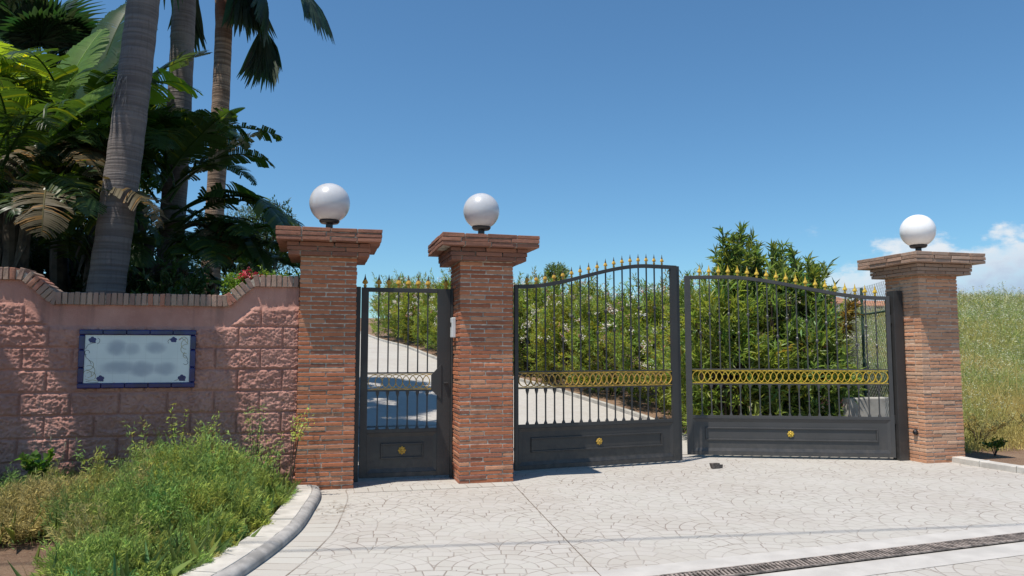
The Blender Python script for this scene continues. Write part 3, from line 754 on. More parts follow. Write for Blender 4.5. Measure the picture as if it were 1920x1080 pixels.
def whorl(tips,dirs,per,ll,lw,base,spread=.9,rng=.28,rs=NR,dead=.035):
    n=len(tips); T=np.repeat(tips,per,0); Dm=np.repeat(dirs,per,0)
    back=rs.uniform(0,rng,(n*per,1)); P=T-Dm*back+rs.normal(0,.012,(n*per,3))
    D=unit(Dm*rs.uniform(.3,1.1,(n*per,1))+rs.normal(0,spread*.5,(n*per,3)))
    L=rs.uniform(.7,1.2,n*per)*ll; Wd=rs.uniform(.8,1.2,n*per)*lw
    tcn=colour(n,base,.30,.13,rs); dd=rs.uniform(0,1,n)<dead; tcn[dd]=np.array([1.5,.85,.9])*rs.uniform(.6,1.1,(dd.sum(),1)); tc=np.repeat(tcn,per,0)*rs.uniform(.75,1.3,(n*per,1))
    return leaves_np(P,D,L,Wd,tc,rs=rs)
def cat(parts):
    V=[];F=[];C=[];k=0
    for v,f,c in parts: V.append(v);F.append(f+k);C.append(c);k+=len(v)
    return np.concatenate(V),np.concatenate(F),np.concatenate(C)
def bush_mesh(name,rx,ry,h,ntip,per,ll,lw,mat,seed,z0=.05,base=(1,1,1),lump=.25,spires=0,topb=0.):
    rs=np.random.RandomState(seed)
    u=unit(rs.normal(0,1,(ntip,3))); u[:,2]=np.abs(u[:,2])*1.0
    low=rs.uniform(0,1,ntip)<.45; u[low,2]=rs.uniform(-.9,.3,low.sum()); u=unit(u)
    r=1-rs.exponential(.13,ntip); r=np.clip(r,.25,1.06)
    lum=np.array([1+lump*noise.noise(Vector((a*2.3+seed,b*2.3,c*2.3))) for a,b,c in u])
    X_=u*(r*lum)[:,None]; hz=h/2
    T=np.stack([X_[:,0]*rx,X_[:,1]*ry,hz+X_[:,2]*hz],-1); T[:,2]=np.maximum(T[:,2],z0+rs.uniform(0,.2,ntip))
    D=unit(u*np.array([1,1,.6])+np.array([0,0,.75])+rs.normal(0,.3,(ntip,3)))
    parts=[whorl(T,D,per,ll,lw,base,rs=rs)]
    if spires:
        a=rs.uniform(0,2*math.pi,spires); q=rs.uniform(0,.75,spires)
        b=np.stack([np.cos(a)*q*rx,np.sin(a)*q*ry,np.full(spires,h*.80)],-1)
        for k in range(6):
            hh=rs.uniform(.0,.38,spires)[:,None]*h*.45
            d=unit(np.stack([np.cos(a)*.35,np.sin(a)*.35,np.full(spires,1.)],-1)); parts.append(whorl(b+d*hh*(k+1)/3.,d,per,ll*1.1,lw,base,rng=.35,rs=rs))
    return cat(parts)
def stems_mb(n,rx,ry,h,rs,r0=.02):
    mb=MB()
    for i in range(n):
        a=rs.uniform(0,6.28); q=rs.uniform(.2,.8); bx,by=rs.uniform(-.15,.15,2)
        mb.tube([(bx,by,-.05),(bx+math.cos(a)*q*rx*.5,by+math.sin(a)*q*ry*.5,h*.45),(math.cos(a)*q*rx,math.sin(a)*q*ry,h*.9)],[r0,r0*.7,r0*.25],6)
    return mb
# ---- oleander hedge
def flowers_np(T,n,size,base,rs):
    idx=rs.randint(0,len(T),n); P=np.repeat(T[idx],9,0)+rs.normal(0,size*.8,(n*9,3)); D=unit(rs.normal(0,1,(n*9,3))+np.array([0,-.3,.6]))
    return leaves_np(P,D,np.full(n*9,size),np.full(n*9,size*.8),colour(n*9,base,.15,.05,rs),rs=rs)
protos=[]
for k,(rx,ry,h) in enumerate(((1.25,1.15,2.5),(1.35,1.2,2.35),(1.15,1.2,2.6))):
    V,F,C=bush_mesh('o',rx,ry,h,1000,13,.135,.026,None,20+k,base=(1.,1.,1.) if k!=1 else (1.15,1.05,.9),spires=22,lump=.42)
    leaf=npmesh('oleander_foliage',V,F,C,M['oleander']); rs=np.random.RandomState(50+k)
    u=unit(rs.normal(0,1,(300,3))); u[:,2]=np.abs(u[:,2]); T=np.stack([u[:,0]*rx*1.12,u[:,1]*ry*1.12,h*.5+u[:,2]*h*.54],-1)
    V,F,C=cat([flowers_np(T,75,.042,(.85,.80,.70),rs),flowers_np(T,22,.040,(.62,.24,.20),rs)]); fl=npmesh('oleander_flowers',V,F,C,M['flower'])
    st=stems_mb(14,rx,ry,h,rs).mesh('oleander_stems',M['wood'])
    protos.append((leaf,fl,st))
line=REs; L=0; acc=0; n=0; dl=2.0
words=['nearest the driveway gate leaves','second from the gate','third from the gate','fourth from the gate','fifth from the gate','sixth from the gate','seventh up the drive','eighth up the drive','ninth up the drive','tenth up the drive','farthest up the drive','behind the farthest bush']
start=5
pts=[line[i] for i in range(start,len(line))]
d=0; nextd=.2; n=0
hedge_pos=[]
for i in range(len(pts)-1):
    seg=(pts[i+1]-pts[i]); sl=seg.length
    while nextd<=d+sl and n<13:
        p=pts[i]+seg*((nextd-d)/sl); t=seg.normalized(); out=Vector((t.y,-t.x,0)); hedge_pos.append((p,out)); nextd+=1.85; n+=1
    d+=sl
for n,(p,out) in enumerate(hedge_pos):
    q=p+out*1.25; z=H(q.x,q.y); k=n%3; px=960+1420*q.x/q.y
    where=['at the near end of the drive hedge by the gate opening','seen through the middle of the left driveway leaf'][0] if n==0 else None
    lab=['behind the gap between the two driveway leaves','seen through the right end of the left driveway leaf','seen through the right half of the left driveway leaf','seen through the centre of the left driveway leaf','seen through the left half of the left driveway leaf','seen through the left end of the left driveway leaf','hidden mostly behind the middle brick pier','on the uphill side of the middle brick pier','seen through the right bars of the pedestrian gate','seen through the centre bars of the pedestrian gate','seen through the left bars of the pedestrian gate','uphill beyond the left bars of the pedestrian gate','at the far uphill end of the drive hedge'][min(n,12)]
    e=empty('oleander_bush',(q.x,q.y,z-.03),R.uniform(0,6.28),'sunlit flowering oleander bush '+lab,'bush','oleander bushes lining the drive')
    s_=R.uniform(.92,1.04); e.scale=(s_,s_,s_*R.uniform(.95,1.02))
    for nm,me in zip(('foliage','flowers','stems'),protos[k]): tag(link(bpy.data.objects.new(nm,me),e),kind='stuff' if nm=='flowers' else None)
# second row gives the hedge its depth
for n,(p,out) in enumerate(hedge_pos[1:9:2]):
    q=p+out*3.1; z=H(q.x,q.y)
    e=empty('oleander_bush',(q.x,q.y,z),R.uniform(0,6.28),'taller oleander bush in the second row behind the hedge, '+['nearest the gate','second from the gate','third from the gate','farthest from the gate'][n],'bush','oleander bushes lining the drive'); e.scale=(1,1,1.02)
    for nm,me in zip(('foliage','flowers','stems'),protos[(n+1)%3]): tag(link(bpy.data.objects.new(nm,me),e),kind='stuff' if nm=='flowers' else None)
# ---- big dark oleander behind right leaf, three bushes
def big_oleander(x,y,rx,ry,h,n,label,seed,spires,mat='oleander_dark',ll=.185,red=0):
    V,F,C=bush_mesh('b',rx,ry,h,n,12,ll*1.08,.034,None,seed,spires=spires,lump=.6)
    e=empty('tall_oleander',(x,y,H(x,y)-.03),0,label,'bush','tall oleanders behind the right driveway leaf')
    npobj('foliage',V,F,C,M[mat],e); rs=np.random.RandomState(seed)
    u=unit(rs.normal(0,1,(300,3))); T=np.stack([u[:,0]*rx*.95,u[:,1]*ry*.95,h/2+u[:,2]*h*.48],-1)
    V,F,C=cat([flowers_np(T,max(3,red),.035,(.42,.07,.09),rs),flowers_np(T,12,.03,(.55,.42,.28),rs)]); tag(npobj('flowers',V,F,C,M['flower'],e),kind='stuff')
    stems_mb(26,rx,ry,h,rs,.025).build('stems',M['wood'],e)
big_oleander(3.55,12.75,.95,.9,2.6,640,'mid green oleander filling the space behind the left half of the right leaf',31,10,'oleander')
big_oleander(4.50,12.9,.95,.85,2.75,620,'dark green oleander with the tallest spires rising above the right leaf',32,16)
big_oleander(5.05,12.75,.62,.8,1.95,430,'dark oleander with reddish seed heads next to the wire fence',33,8,red=22)
for (x,y,h,lab,sd,nst,qr) in ((3.75,12.9,3.68,'slender upright oleander shoot cluster standing highest against the sky',41,16,.42),(4.45,13.1,3.42,'slender oleander shoot cluster right of the highest one',42,16,.42),(5.05,13.0,3.18,'rounded oleander shoot cluster above the middle of the right leaf',43,17,.45),(5.6,13.1,2.5,'sparse reddish oleander shoots above the right end of the leaf',44,5,.4)):
    rs=np.random.RandomState(sd); e=empty('oleander_shoots',(x,y,H(x,y)),0,lab,'bush','tall oleanders behind the right driveway leaf')
    mb=MB(); tips=[];dirs=[]
    for i in range(nst):
        a=rs.uniform(0,6.28); q=rs.uniform(.1,1.)*qr; hh=h*rs.uniform(.74,1.)
        p0=Vector((math.cos(a)*q*.2,math.sin(a)*q*.2,0)); p1=Vector((math.cos(a)*q*.5,math.sin(a)*q*.5,hh*.72))
        mb.tube([p0,p1],[.016,.010],5)
        for b in range(3):
            a2_=a+rs.normal(0,.9); p2=p1+Vector((math.cos(a2_)*rs.uniform(.08,.26),math.sin(a2_)*rs.uniform(.08,.26),hh*rs.uniform(.16,.28))); mb.tube([p1,p2],[.009,.004],5)
            ax=(p2-p1).normalized()
            for t in (.35,.6,.8,.92,1.):
                p=p1.lerp(p2,t)
                for w_ in range(3): tips.append(p+ax*.02*w_); d_=(ax*(.5+t*.4)+Vector(rs.normal(0,.5,3))).normalized(); dirs.append(d_)
    mb.build('stems',M['wood'],e); tips=np.array(tips); dirs=np.array(dirs); n_=len(tips)
    T=np.repeat(tips,3,0); D=unit(np.repeat(dirs,3,0)+rs.normal(0,.28,(n_*3,3))); cs=np.repeat(colour(n_,(1,1,1) if sd!=44 else (1.9,.8,.8),.3,.12,rs),3,0)
    V,F,C=leaves_np(T,D,rs.uniform(.13,.22,n_*3),rs.uniform(.018,.028,n_*3),cs,bend=.5,rs=rs); npobj('foliage',V,F,C,M['oleander_dark'],e)
# ---- generic leaf cloud tree / shrub
def cloud_plant(name,loc,rx,ry,h,n,per,ll,lw,mat,seed,label,cat_,group=None,z0=.05,zc=None,trunk=None,lump=.35,base=(1,1,1)):
    V,F,C=bush_mesh('c',rx,ry,h,n,per,ll,lw,None,seed,lump=lump,base=base)
    e=empty(name,loc,0,label,cat_,group); off=0 if zc is None else zc-h/2
    V=V+np.array([0,0,off]); npobj('foliage',V,F,C,M[mat],e); rs=np.random.RandomState(seed)
    if trunk: 
        mb=MB(); mb.tube([(0,0,-.1),(.05,.03,off*.6),(0,0,off+h*.4)],[trunk,trunk*.8,trunk*.4],8)
        for i in range(9):
            a=rs.uniform(0,6.28); mb.tube([(0.02,0.02,off*.8),(math.cos(a)*rx*.4,math.sin(a)*ry*.4,off+h*.45),(math.cos(a)*rx*.75,math.sin(a)*ry*.75,off+h*rs.uniform(.5,.85))],[trunk*.5,trunk*.3,trunk*.1],6)
        mb.build('trunk',M['wood'],e)
    else: stems_mb(12,rx,ry,h,rs).build('stems',M['wood'],e)
    return e
gz_=lambda x,y:H(x,y)
cloud_plant('small_tree',(1.50,25.6,H(1.5,25.6)),.42,.42,.78,210,9,.12,.03,'olive',61,'small pale round-topped tree poking above the hedge left of the highest bars','tree',zc=2.85,trunk=.06,base=(1.1,1.25,.7))
# olives in the garden seen between banana leaves and left pier
cloud_plant('olive_tree',(-7.3,21,H(-7.3,21)),1.25,1.2,1.9,900,9,.085,.02,'olive',62,'grey-green olive tree behind the drooping leaf by the left pier','tree',zc=3.6,trunk=.09,base=(.8,.9,.9))
cloud_plant('garden_tree',(-6.0,18.5,H(-6,18.5)),.75,.75,2.0,600,9,.09,.03,'shrub',63,'dark leafy tree touching the sky just left of the left pier cap','tree',zc=3.55,trunk=.07,base=(1.3,1.4,1.2))
# clipped hedge behind right shoulder of the wall
def box_hedge(c0,c1,wd,h,n,mat,label,name,seed,ll=.05):
    rs=np.random.RandomState(seed); c0=np.array(c0);c1=np.array(c1); t=rs.uniform(0,1,n)[:,None]; P=c0+(c1-c0)*t
    dirv=unit((c1-c0)[None])[0]; nv=np.array([-dirv[1],dirv[0],0])
    f=rs.uniform(0,1,n); top=f<.45; off=np.where(top,rs.uniform(-1,1,n),np.where(rs.uniform(0,1,n)<.7,-1.,1.))*wd/2; z=np.where(top,h,rs.uniform(0.,1,n)*h)+rs.normal(0,.035,n)
    T=P+nv*off[:,None]+np.array([0,0,1.])*z[:,None]+rs.normal(0,.03,(n,3)); D=unit(nv*np.sign(off)[:,None]*.4+np.array([0,0,.8])+rs.normal(0,.4,(n,3)))
    V,F,C=whorl(T,D,9,ll,ll*.45,(1,1,1),rng=.12,rs=rs); mid=(c0+c1)/2
    e=empty(name,tuple(mid),0,label,'hedge'); npobj('foliage',V-mid,F,C,M[mat],e)
    core=MB(); 
    for i in range(24):
        q=c0+(c1-c0)*((i+.5)/24)-mid; core.tube([(q[0],q[1],-.05),(q[0]+rs.uniform(-.1,.1),q[1]+rs.uniform(-.1,.1),h*.9)],[.02,.008],5)
    core.build('stems',M['wood'],e); return e,T,mid
a=W(-.85,1.0,0); b=W(.35,1.0,0)
e,T,mid=box_hedge(tuple(a),tuple(b),.5,2.36,1500,'lime','bright green clipped hedge behind the raised right shoulder of the wall','clipped_hedge',71)
rs=np.random.RandomState(5); c=np.array(W(-.62,.78,2.40))
P=np.repeat(c+rs.normal(0,.055,(22,3))*np.array([1.3,.6,.5]),8,0)+rs.normal(0,.012,(176,3)); V,F,C=leaves_np(P,unit(rs.normal(0,1,(176,3))),np.full(176,.035),np.full(176,.028),colour(176,(.62,.03,.06),.2,.02,rs),rs=rs)
npobj('red_flowers',V-mid,F,C,M['flower'],e)
# ---- dark understory behind the wall on the left
dark=[(-9.6,12.2,1.6,1.2,3.6),(-8.1,12.8,1.5,1.2,3.4),(-6.9,12.6,1.2,1.,3.1),(-8.9,14.5,1.7,1.4,5.0),(-7.3,14.6,1.3,1.2,3.6),(-4.75,10.6,.95,.7,2.55),(-5.7,11.2,1.,.8,2.9),(-10.9,14.2,1.7,1.4,5.6),(-6.3,16.2,1.2,1.1,3.3),(-12.2,13.0,1.8,1.5,4.6),(-4.1,10.3,.75,.6,2.25),(-7.0,10.0,.8,.6,2.5),(-8.4,10.4,.9,.6,2.4),(-10.,16.5,1.9,1.5,6.3)]
dn=['farthest left behind the banana stems','left of the big palm trunk','directly behind the big palm trunk','tall and dark filling the upper left background','between the two slim palm trunks low down','with glossy leaves just above the dip in the coping','behind the slim grey palm trunk','very tall at the left edge of the photo','at the foot of the reddish palm','spreading beyond the left edge of the photo','small, beside the clipped green hedge','low, right against the wall left of the big trunk','low, right against the wall under the banana stems','tallest, behind everything at upper left']
for i,(x,y,rx,ry,h) in enumerate(dark):
    cloud_plant('garden_shrub',(x,y,H(x,y)),rx,ry,h,int(330*rx*h/2.2),11,.13,.05,'shrub',80+i,'dark evergreen shrub '+dn[i],'shrub','dark shrubs in the garden behind the wall',lump=.45,base=(1,1,1) if i!=5 else (2.2,2.6,1.5))
# ================================================================== PALMS
def palm_trunk(name,p0,p1,r0,r1,mat,e,swell=.25,seed=1,boots=False):
    rs=np.random.RandomState(seed); n=70; pts=[];rr_=[]
    for i in range(n+1):
        t=i/n; p=Vector(p0).lerp(Vector(p1),t)+Vector((.10*math.sin(t*2.6),0,0)); pts.append(p)
        r=r0+(r1-r0)*t+swell*r0*math.exp(-t*7); r*=1+.018*math.sin(i*2.1)+rs.uniform(-.008,.008)
        if boots and t>.84: r*=1+.3*min(1,(t-.84)/.1)
        rr_.append(r)
    mb=MB(); mb.tube(pts,rr_,28); o=mb.build(name,mat,e,smooth=True); return o
def fan_leaf_mesh(seed,R_=.85,pet=.9,n=44,droop=.5,span=125,down=0.):
    """x forward; petiole then pleated fan; tips droop"""
    rs=np.random.RandomState(seed); mb=MB()
    mb.tube([(0,0,0),(pet*.5,0,.03),(pet,0,0)],[.022,.016,.012],5,c=(.9,1.1,.6))
    for i in range(n):
        a=rad(-span+2*span*(i+.5)/n); L=R_*rs.uniform(.88,1.08)*(1-.22*abs(a)/2.2); d=Vector((math.cos(a),math.sin(a),0)); s_=Vector((-math.sin(a),math.cos(a),0))
        c=tuple(rs.uniform(.7,1.25)*q for q in (1,1,1)); b0=Vector((pet,0,0))
        wmid=L*.055; P=[]
        K=6
        for k in range(K+1):
            t=k/K; z=-droop*L*max(0,t-.35)**1.7*1.3+rs.normal(0,.006)-.10*L*abs(math.sin(a))*t
            q=b0+d*(L*(t-.12*max(0,t-.5)))+Vector((0,0,z)); w_=wmid*(.12+1.0*min(1,t*2)) if t<.55 else wmid*1.1*(1-(t-.55)/.47)
            P.append((q,max(.0012,w_)))
        vs=[]
        for q,w_ in P: vs+=[q-s_*w_,q+Vector((0,0,w_*.7)),q+s_*w_]
        if down:
            rm_=Matrix.Rotation(rad(down),3,'Y'); vs=[rm_@(v-b0)+b0 for v in vs]
        mb.add(vs,[(3*k+j,3*k+j+1,3*k+j+4,3*k+j+3) for k in range(K) for j in (0,1)],c)
    return mb.mesh('fan_frond',M['fan'])
HANG=[fan_leaf_mesh(11,1.55,1.6,32,.22,34,30),fan_leaf_mesh(12,1.55,.9,32,.2,28,38),fan_leaf_mesh(13,1.5,.65,28,.2,32,0)]
FANS=[fan_leaf_mesh(s_,.85+.1*(s_%2),.8,42,.55+.25*(s_%3)) for s_ in (1,2,3)]
def fan_palm(label,p0,p1,r0,r1,mat,seed,nf=26,scale=1.,boots=False,skirt=True,aims=None,hang=None,lowcut=95,group='palms behind the wall'):
    p0=Vector(p0);p1=Vector(p1); e=empty('fan_palm',p0,0,label,'palm tree',group); rs=np.random.RandomState(seed)
    palm_trunk('trunk',(0,0,-.3),p1-p0,r0,r1,mat,e,seed=seed,boots=boots,swell=.12)
    hub=p1-p0+Vector((.10*math.sin(2.6),0,0))
    def frond(az,el,sc,roll=0):
        o=bpy.data.objects.new('frond',FANS[rs.randint(3)]); link(o,e); o.location=hub+Vector((0,0,rs.uniform(-.05,.2)))
        o.rotation_euler=(rad(roll),rad(-el),rad(az)); o.scale=(sc,sc,sc)
    for i in range(nf):
        az=i*137.5+rs.uniform(-12,12); el=70-lowcut*(i/nf)+rs.uniform(-8,8); frond(az,el,scale*rs.uniform(.9,1.1),rs.uniform(-25,25))
    for a in (aims or []): frond(*a)
    for k,(az,el,roll) in enumerate(hang or []):
        o=bpy.data.objects.new('frond',HANG[k%3]); link(o,e); o.location=hub; o.rotation_euler=(rad(roll),rad(-el),rad(az))
    return e
fan_palm('thick grey leaning palm trunk with a ragged fibre patch, standing nearest behind the wall',(-5.52,9.75,0),(-4.95,9.95,8.3),.235,.19,M['palm'],3,28,1.25)
fan_palm('slim grey palm trunk in the middle of the three palms',(-5.93,12.8,.1),(-5.85,12.9,10.2),.215,.185,M['palm'],4,28,1.2)
fan_palm('reddish brown palm with dark hanging fan fronds at the top, farthest right of the palms',(-6.33,15.5,.3),(-6.15,15.5,9.95),.20,.165,M['palm_red'],5,16,1.0,boots=True,
   hang=[(-2,-22,14),(-6,-35,-20),(-12,-65,25),(70,-40,10),(165,-35,0)],lowcut=78)
# ragged fibre patch on near trunk
def fibres():
    rs=np.random.RandomState(9); tr=[o for o in bpy.data.objects if o.name.startswith('fan_palm') and abs(o.location.y-9.75)<.01][0]
    mb=MB(); t=.60; c=Vector((.57*t+.10*math.sin(t*2.6),.2*t,-.3+8.6*t)); rr=.225
    for i in range(46):
        a=rad(rs.uniform(-185,-75)); z=rs.uniform(-.02,.30); L=rs.uniform(.07,.22); w_=rs.uniform(.004,.012)
        d=Vector((math.cos(a),math.sin(a),0)); s_=Vector((-d.y,d.x,0)); p=c+d*rr+Vector((0,0,z)); q=p-Vector((.012,0,L))+d*rs.uniform(.008,.035)+s_*rs.uniform(-.02,.02)
        mb.add([p-s_*w_,p+s_*w_,q+s_*w_*.2,q-s_*w_*.2],[(0,1,2,3)])
    mb.build('fibre_patch',plain('palm_fibre',(.24,.20,.175),.95,.25,20,.5),tr)
fibres()
rs=np.random.RandomState(9)
# ================================================================== GIANT STRELITZIA / BANANA
def paddle_mesh(L,Wd,e0,e1,torn,seed,fold=.35,roll=0.,pet=.5,twist=0.):
    """leaf starts at origin heading +x; e0,e1 elevation angles start/end (deg); returns mesh arrays; petiole included"""
    rs=np.random.RandomState(seed); K=40; pts=[]; tans=[]; p=np.zeros(3)
    for i in range(K+1):
        t=i/K; el=rad(e0+(e1-e0)*t**1.25); d=np.array([math.cos(el),math.sin(twist*t)*.3,math.sin(el)]); d/=np.linalg.norm(d); pts.append(p.copy()); tans.append(d); p=p+d*((L+pet)/K)
    pts=np.array(pts);tans=np.array(tans); V=[];F=[];C=[]
    def strip(ps,w0,w1): pass
    nb=int(46); tp=pet/(L+pet)
    for side in (-1,1):
        cut=0; dro=rs.uniform(0,.25); skip=0
        for j in range(nb):
            t0=tp+(1-tp)*j/nb; t1=tp+(1-tp)*(j+1)/nb
            if rs.uniform()<torn*.5: cut=rs.uniform(.002,.010)*torn*1.6; dro=rs.uniform(-.1,.85)*torn; 
            else: cut=0
            def at(t):
                f=t*K; i=min(K-1,int(f)); return pts[i]+(pts[i+1]-pts[i])*(f-i),tans[i]
            b=(j+.5)/nb; w=Wd*.5*min(1,(b/.16)**.6)*(1-max(0,(b-.45)/.56)**2.2)**.7
            if w<.01: continue
            q0,d0=at(t0+cut*.5); q1,d1=at(min(1,t1-cut*.2))
            up=np.array([0,0,1.]); s_=np.cross(d0,up); s_/=np.linalg.norm(s_); nrm=np.cross(s_,d0)
            w*=rs.uniform(.93,1.03) if torn>.1 else 1
            rows=[]
            for k in range(4):
                u=k/3; ang=fold-(fold+.5+dro*1.4)*u*.9+roll*u
                rows.append((w*u,ang,u))
            a=[];bb=[]; x=0;z=0; px_=0
            slant=.38
            o=np.zeros(3)
            cur0=q0.copy();cur1=q1.copy()
            L0=[cur0.copy()];L1=[cur1.copy()]
            for k in range(3):
                ang=fold-(fold*1.2+dro*1.25)*((k+.5)/3)+roll
                stp=(s_*side*math.cos(ang)+nrm*math.sin(ang))*w/3+d0*w/3*slant-np.array([0,0,1])*w*.10*(k+.5)*dro
                cur0=cur0+stp; cur1=cur1+stp*(1 if cut==0 else rs.uniform(.9,1.05)); L0.append(cur0.copy()); L1.append(cur1.copy()-(0 if cut==0 else 0))
            kbase=len(V)
            for A,B in zip(L0,L1): V.append(A);V.append(B)
            cc=np.array([1,1,1.])*rs.uniform(.9,1.1)
            if torn>.3 and rs.uniform()<.12: cc=np.array([2.6,1.7,.8])
            for k in range(3): F.append((kbase+2*k,kbase+2*k+1,kbase+2*k+3,kbase+2*k+2)); C.append(cc)
    # midrib + petiole
    n=6
    for i in range(0,K+1,2):
        r=.024*(1-.85*i/K); d=tans[i]; s_=np.cross(d,[0,0,1.]); s_/=np.linalg.norm(s_); nn_=np.cross(s_,d)
        for k in range(n): a=2*math.pi*k/n; V.append(pts[i]+s_*math.cos(a)*r+nn_*math.sin(a)*r)
    base=len(V)-n*(K//2+1)
    for i in range(K//2):
        for k in range(n): F.append((base+i*n+k,base+i*n+(k+1)%n,base+(i+1)*n+(k+1)%n,base+(i+1)*n+k)); C.append(np.array([1.1,1.2,.8]))
    return np.array(V),np.array(F),np.array(C)
def paddle(parent,loc,az,L,Wd,e0,e1,torn,seed,mat,fold=.35,roll=0.,pet=.5,tilt=0.,twist=0.):
    V,F,C=paddle_mesh(L*1.22,Wd*1.62,e0,e1,torn,seed,fold,roll,pet,twist); o=npobj('leaf',V,F,C,M[mat],parent,smooth=False); o.location=loc; o.rotation_euler=(rad(tilt),0,rad(az)); return o
def strelitzia(loc,label,stems,leaves,seed):
    e=empty('banana_plant',loc,0,label,'banana plant','banana-like plants behind the wall'); rs=np.random.RandomState(seed)
    for (x,y,h,r) in stems:
        mb=MB(); pts=[];rr_=[]
        for i in range(15):
            t=i/14; pts.append((x+.08*math.sin(t*3+x*9)+x*.25*t,y+.05*math.cos(t*4),-.2+(h+.2)*t)); rr_.append(r*(1.15-.45*t)*(1+.10*math.sin(i*2.7)))
        mb.tube(pts,rr_,10); 
        for i in range(12):   # hanging dry sheaths
            t=rs.uniform(.25,.95); a=rs.uniform(0,6.28); z=h*t; q=Vector((x+x*.25*t+math.cos(a)*r,y+math.sin(a)*r,z)); d=Vector((math.cos(a)*.12,math.sin(a)*.12,-rs.uniform(.3,.7)))
            w_=Vector((-math.sin(a),math.cos(a),0))*r*rs.uniform(.3,.6); mb.add([q-w_,q+w_,q+d+w_*.4,q+d-w_*.2],[(0,1,2,3)])
        mb.build('stem',M['stalk'],e)
    for i,lf in enumerate(leaves):
        paddle(e,*lf[:1],*lf[1:8],lf[8] if len(lf)>8 else 'bigleaf',**(lf[9] if len(lf)>9 else {}))
    return e
def rnd_leaves(cx,cy,z,n,rs,L=(1.1,1.6),Wd=(.4,.55),e0=(30,80),e1=(-70,0),torn=(.4,.9),mats=('bigleaf',),az=(0,360)):
    out=[]
    for i in range(n):
        a=az[0]+(az[1]-az[0])*(i+rs.uniform(0,1))/n; m_=mats[rs.randint(len(mats))]
        out.append(((cx+rs.uniform(-.15,.15),cy+rs.uniform(-.1,.1),z+rs.uniform(-.3,.3)),a,rs.uniform(*L),rs.uniform(*Wd),rs.uniform(*e0),rs.uniform(*e1),rs.uniform(*torn),int(rs.randint(1e6)),m_,dict(pet=rs.uniform(.3,.7),tilt=rs.uniform(-20,20))))
    return out
rs=np.random.RandomState(77)
strelitzia((-6.65,9.9,0),'banana plant at the left edge with drooping torn fronds above the wall shoulder',
  [(-.55,0,3.4,.14),(0,.05,3.6,.13),(.28,-.05,3.2,.10),(-.95,.1,3.9,.14),(-.3,.5,4.2,.13)],
  [((.0,0,3.35),-25,1.2,.5,45,-75,.8,11,'bigleaf'),((0,0,3.4),200,1.3,.5,40,-70,.85,12,'bigleaf'),((-.1,-.1,3.3),250,1.1,.45,35,-85,.8,13,'bigleaf'),((.5,0,3.5),-60,1.0,.42,20,-88,.9,14,'paddle_dry'),((.7,.1,3.4),-10,1.0,.42,40,-80,.9,15,'paddle_dry'),((-.6,0,3.5),225,1.1,.5,50,-60,.7,16,'bigleaf')]
  +rnd_leaves(-.2,.2,3.7,14,rs,torn=(.7,1.))+rnd_leaves(.25,.3,3.35,7,rs,L=(.8,1.1),torn=(.8,1.),e0=(10,50),e1=(-88,-50)),1)
strelitzia((-7.2,11.6,0),'tall banana plant with bright upright paddle leaves left of the big palm trunk',
  [(-.35,0,5.0,.15),(.15,.1,5.2,.14),(.6,.0,4.7,.12),(1.05,.1,5.0,.13)],
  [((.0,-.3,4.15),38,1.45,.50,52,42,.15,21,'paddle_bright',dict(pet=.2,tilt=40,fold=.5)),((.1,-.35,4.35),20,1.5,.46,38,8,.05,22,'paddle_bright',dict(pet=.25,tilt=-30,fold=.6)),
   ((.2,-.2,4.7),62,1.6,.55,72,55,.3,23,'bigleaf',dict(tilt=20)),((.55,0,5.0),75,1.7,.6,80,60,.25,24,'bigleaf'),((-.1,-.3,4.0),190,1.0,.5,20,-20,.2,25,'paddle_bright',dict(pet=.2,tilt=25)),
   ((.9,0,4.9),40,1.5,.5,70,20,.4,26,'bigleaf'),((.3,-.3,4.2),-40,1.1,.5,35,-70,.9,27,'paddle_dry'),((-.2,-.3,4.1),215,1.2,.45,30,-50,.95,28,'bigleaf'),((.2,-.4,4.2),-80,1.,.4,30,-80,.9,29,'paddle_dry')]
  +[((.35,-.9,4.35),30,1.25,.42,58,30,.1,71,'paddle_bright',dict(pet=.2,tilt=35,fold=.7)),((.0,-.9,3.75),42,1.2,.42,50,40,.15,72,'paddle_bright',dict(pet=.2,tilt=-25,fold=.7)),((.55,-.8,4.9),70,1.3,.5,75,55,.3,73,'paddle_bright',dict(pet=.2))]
  +rnd_leaves(.2,.2,5.1,13,rs,L=(1.3,1.8),mats=('bigleaf','paddle_bright','bigleaf'))+rnd_leaves(.3,-.2,4.2,12,rs,L=(1.,1.5),torn=(.7,1.),e1=(-85,-40),mats=('bigleaf','paddle_bright','bigleaf','bigleaf')),2)
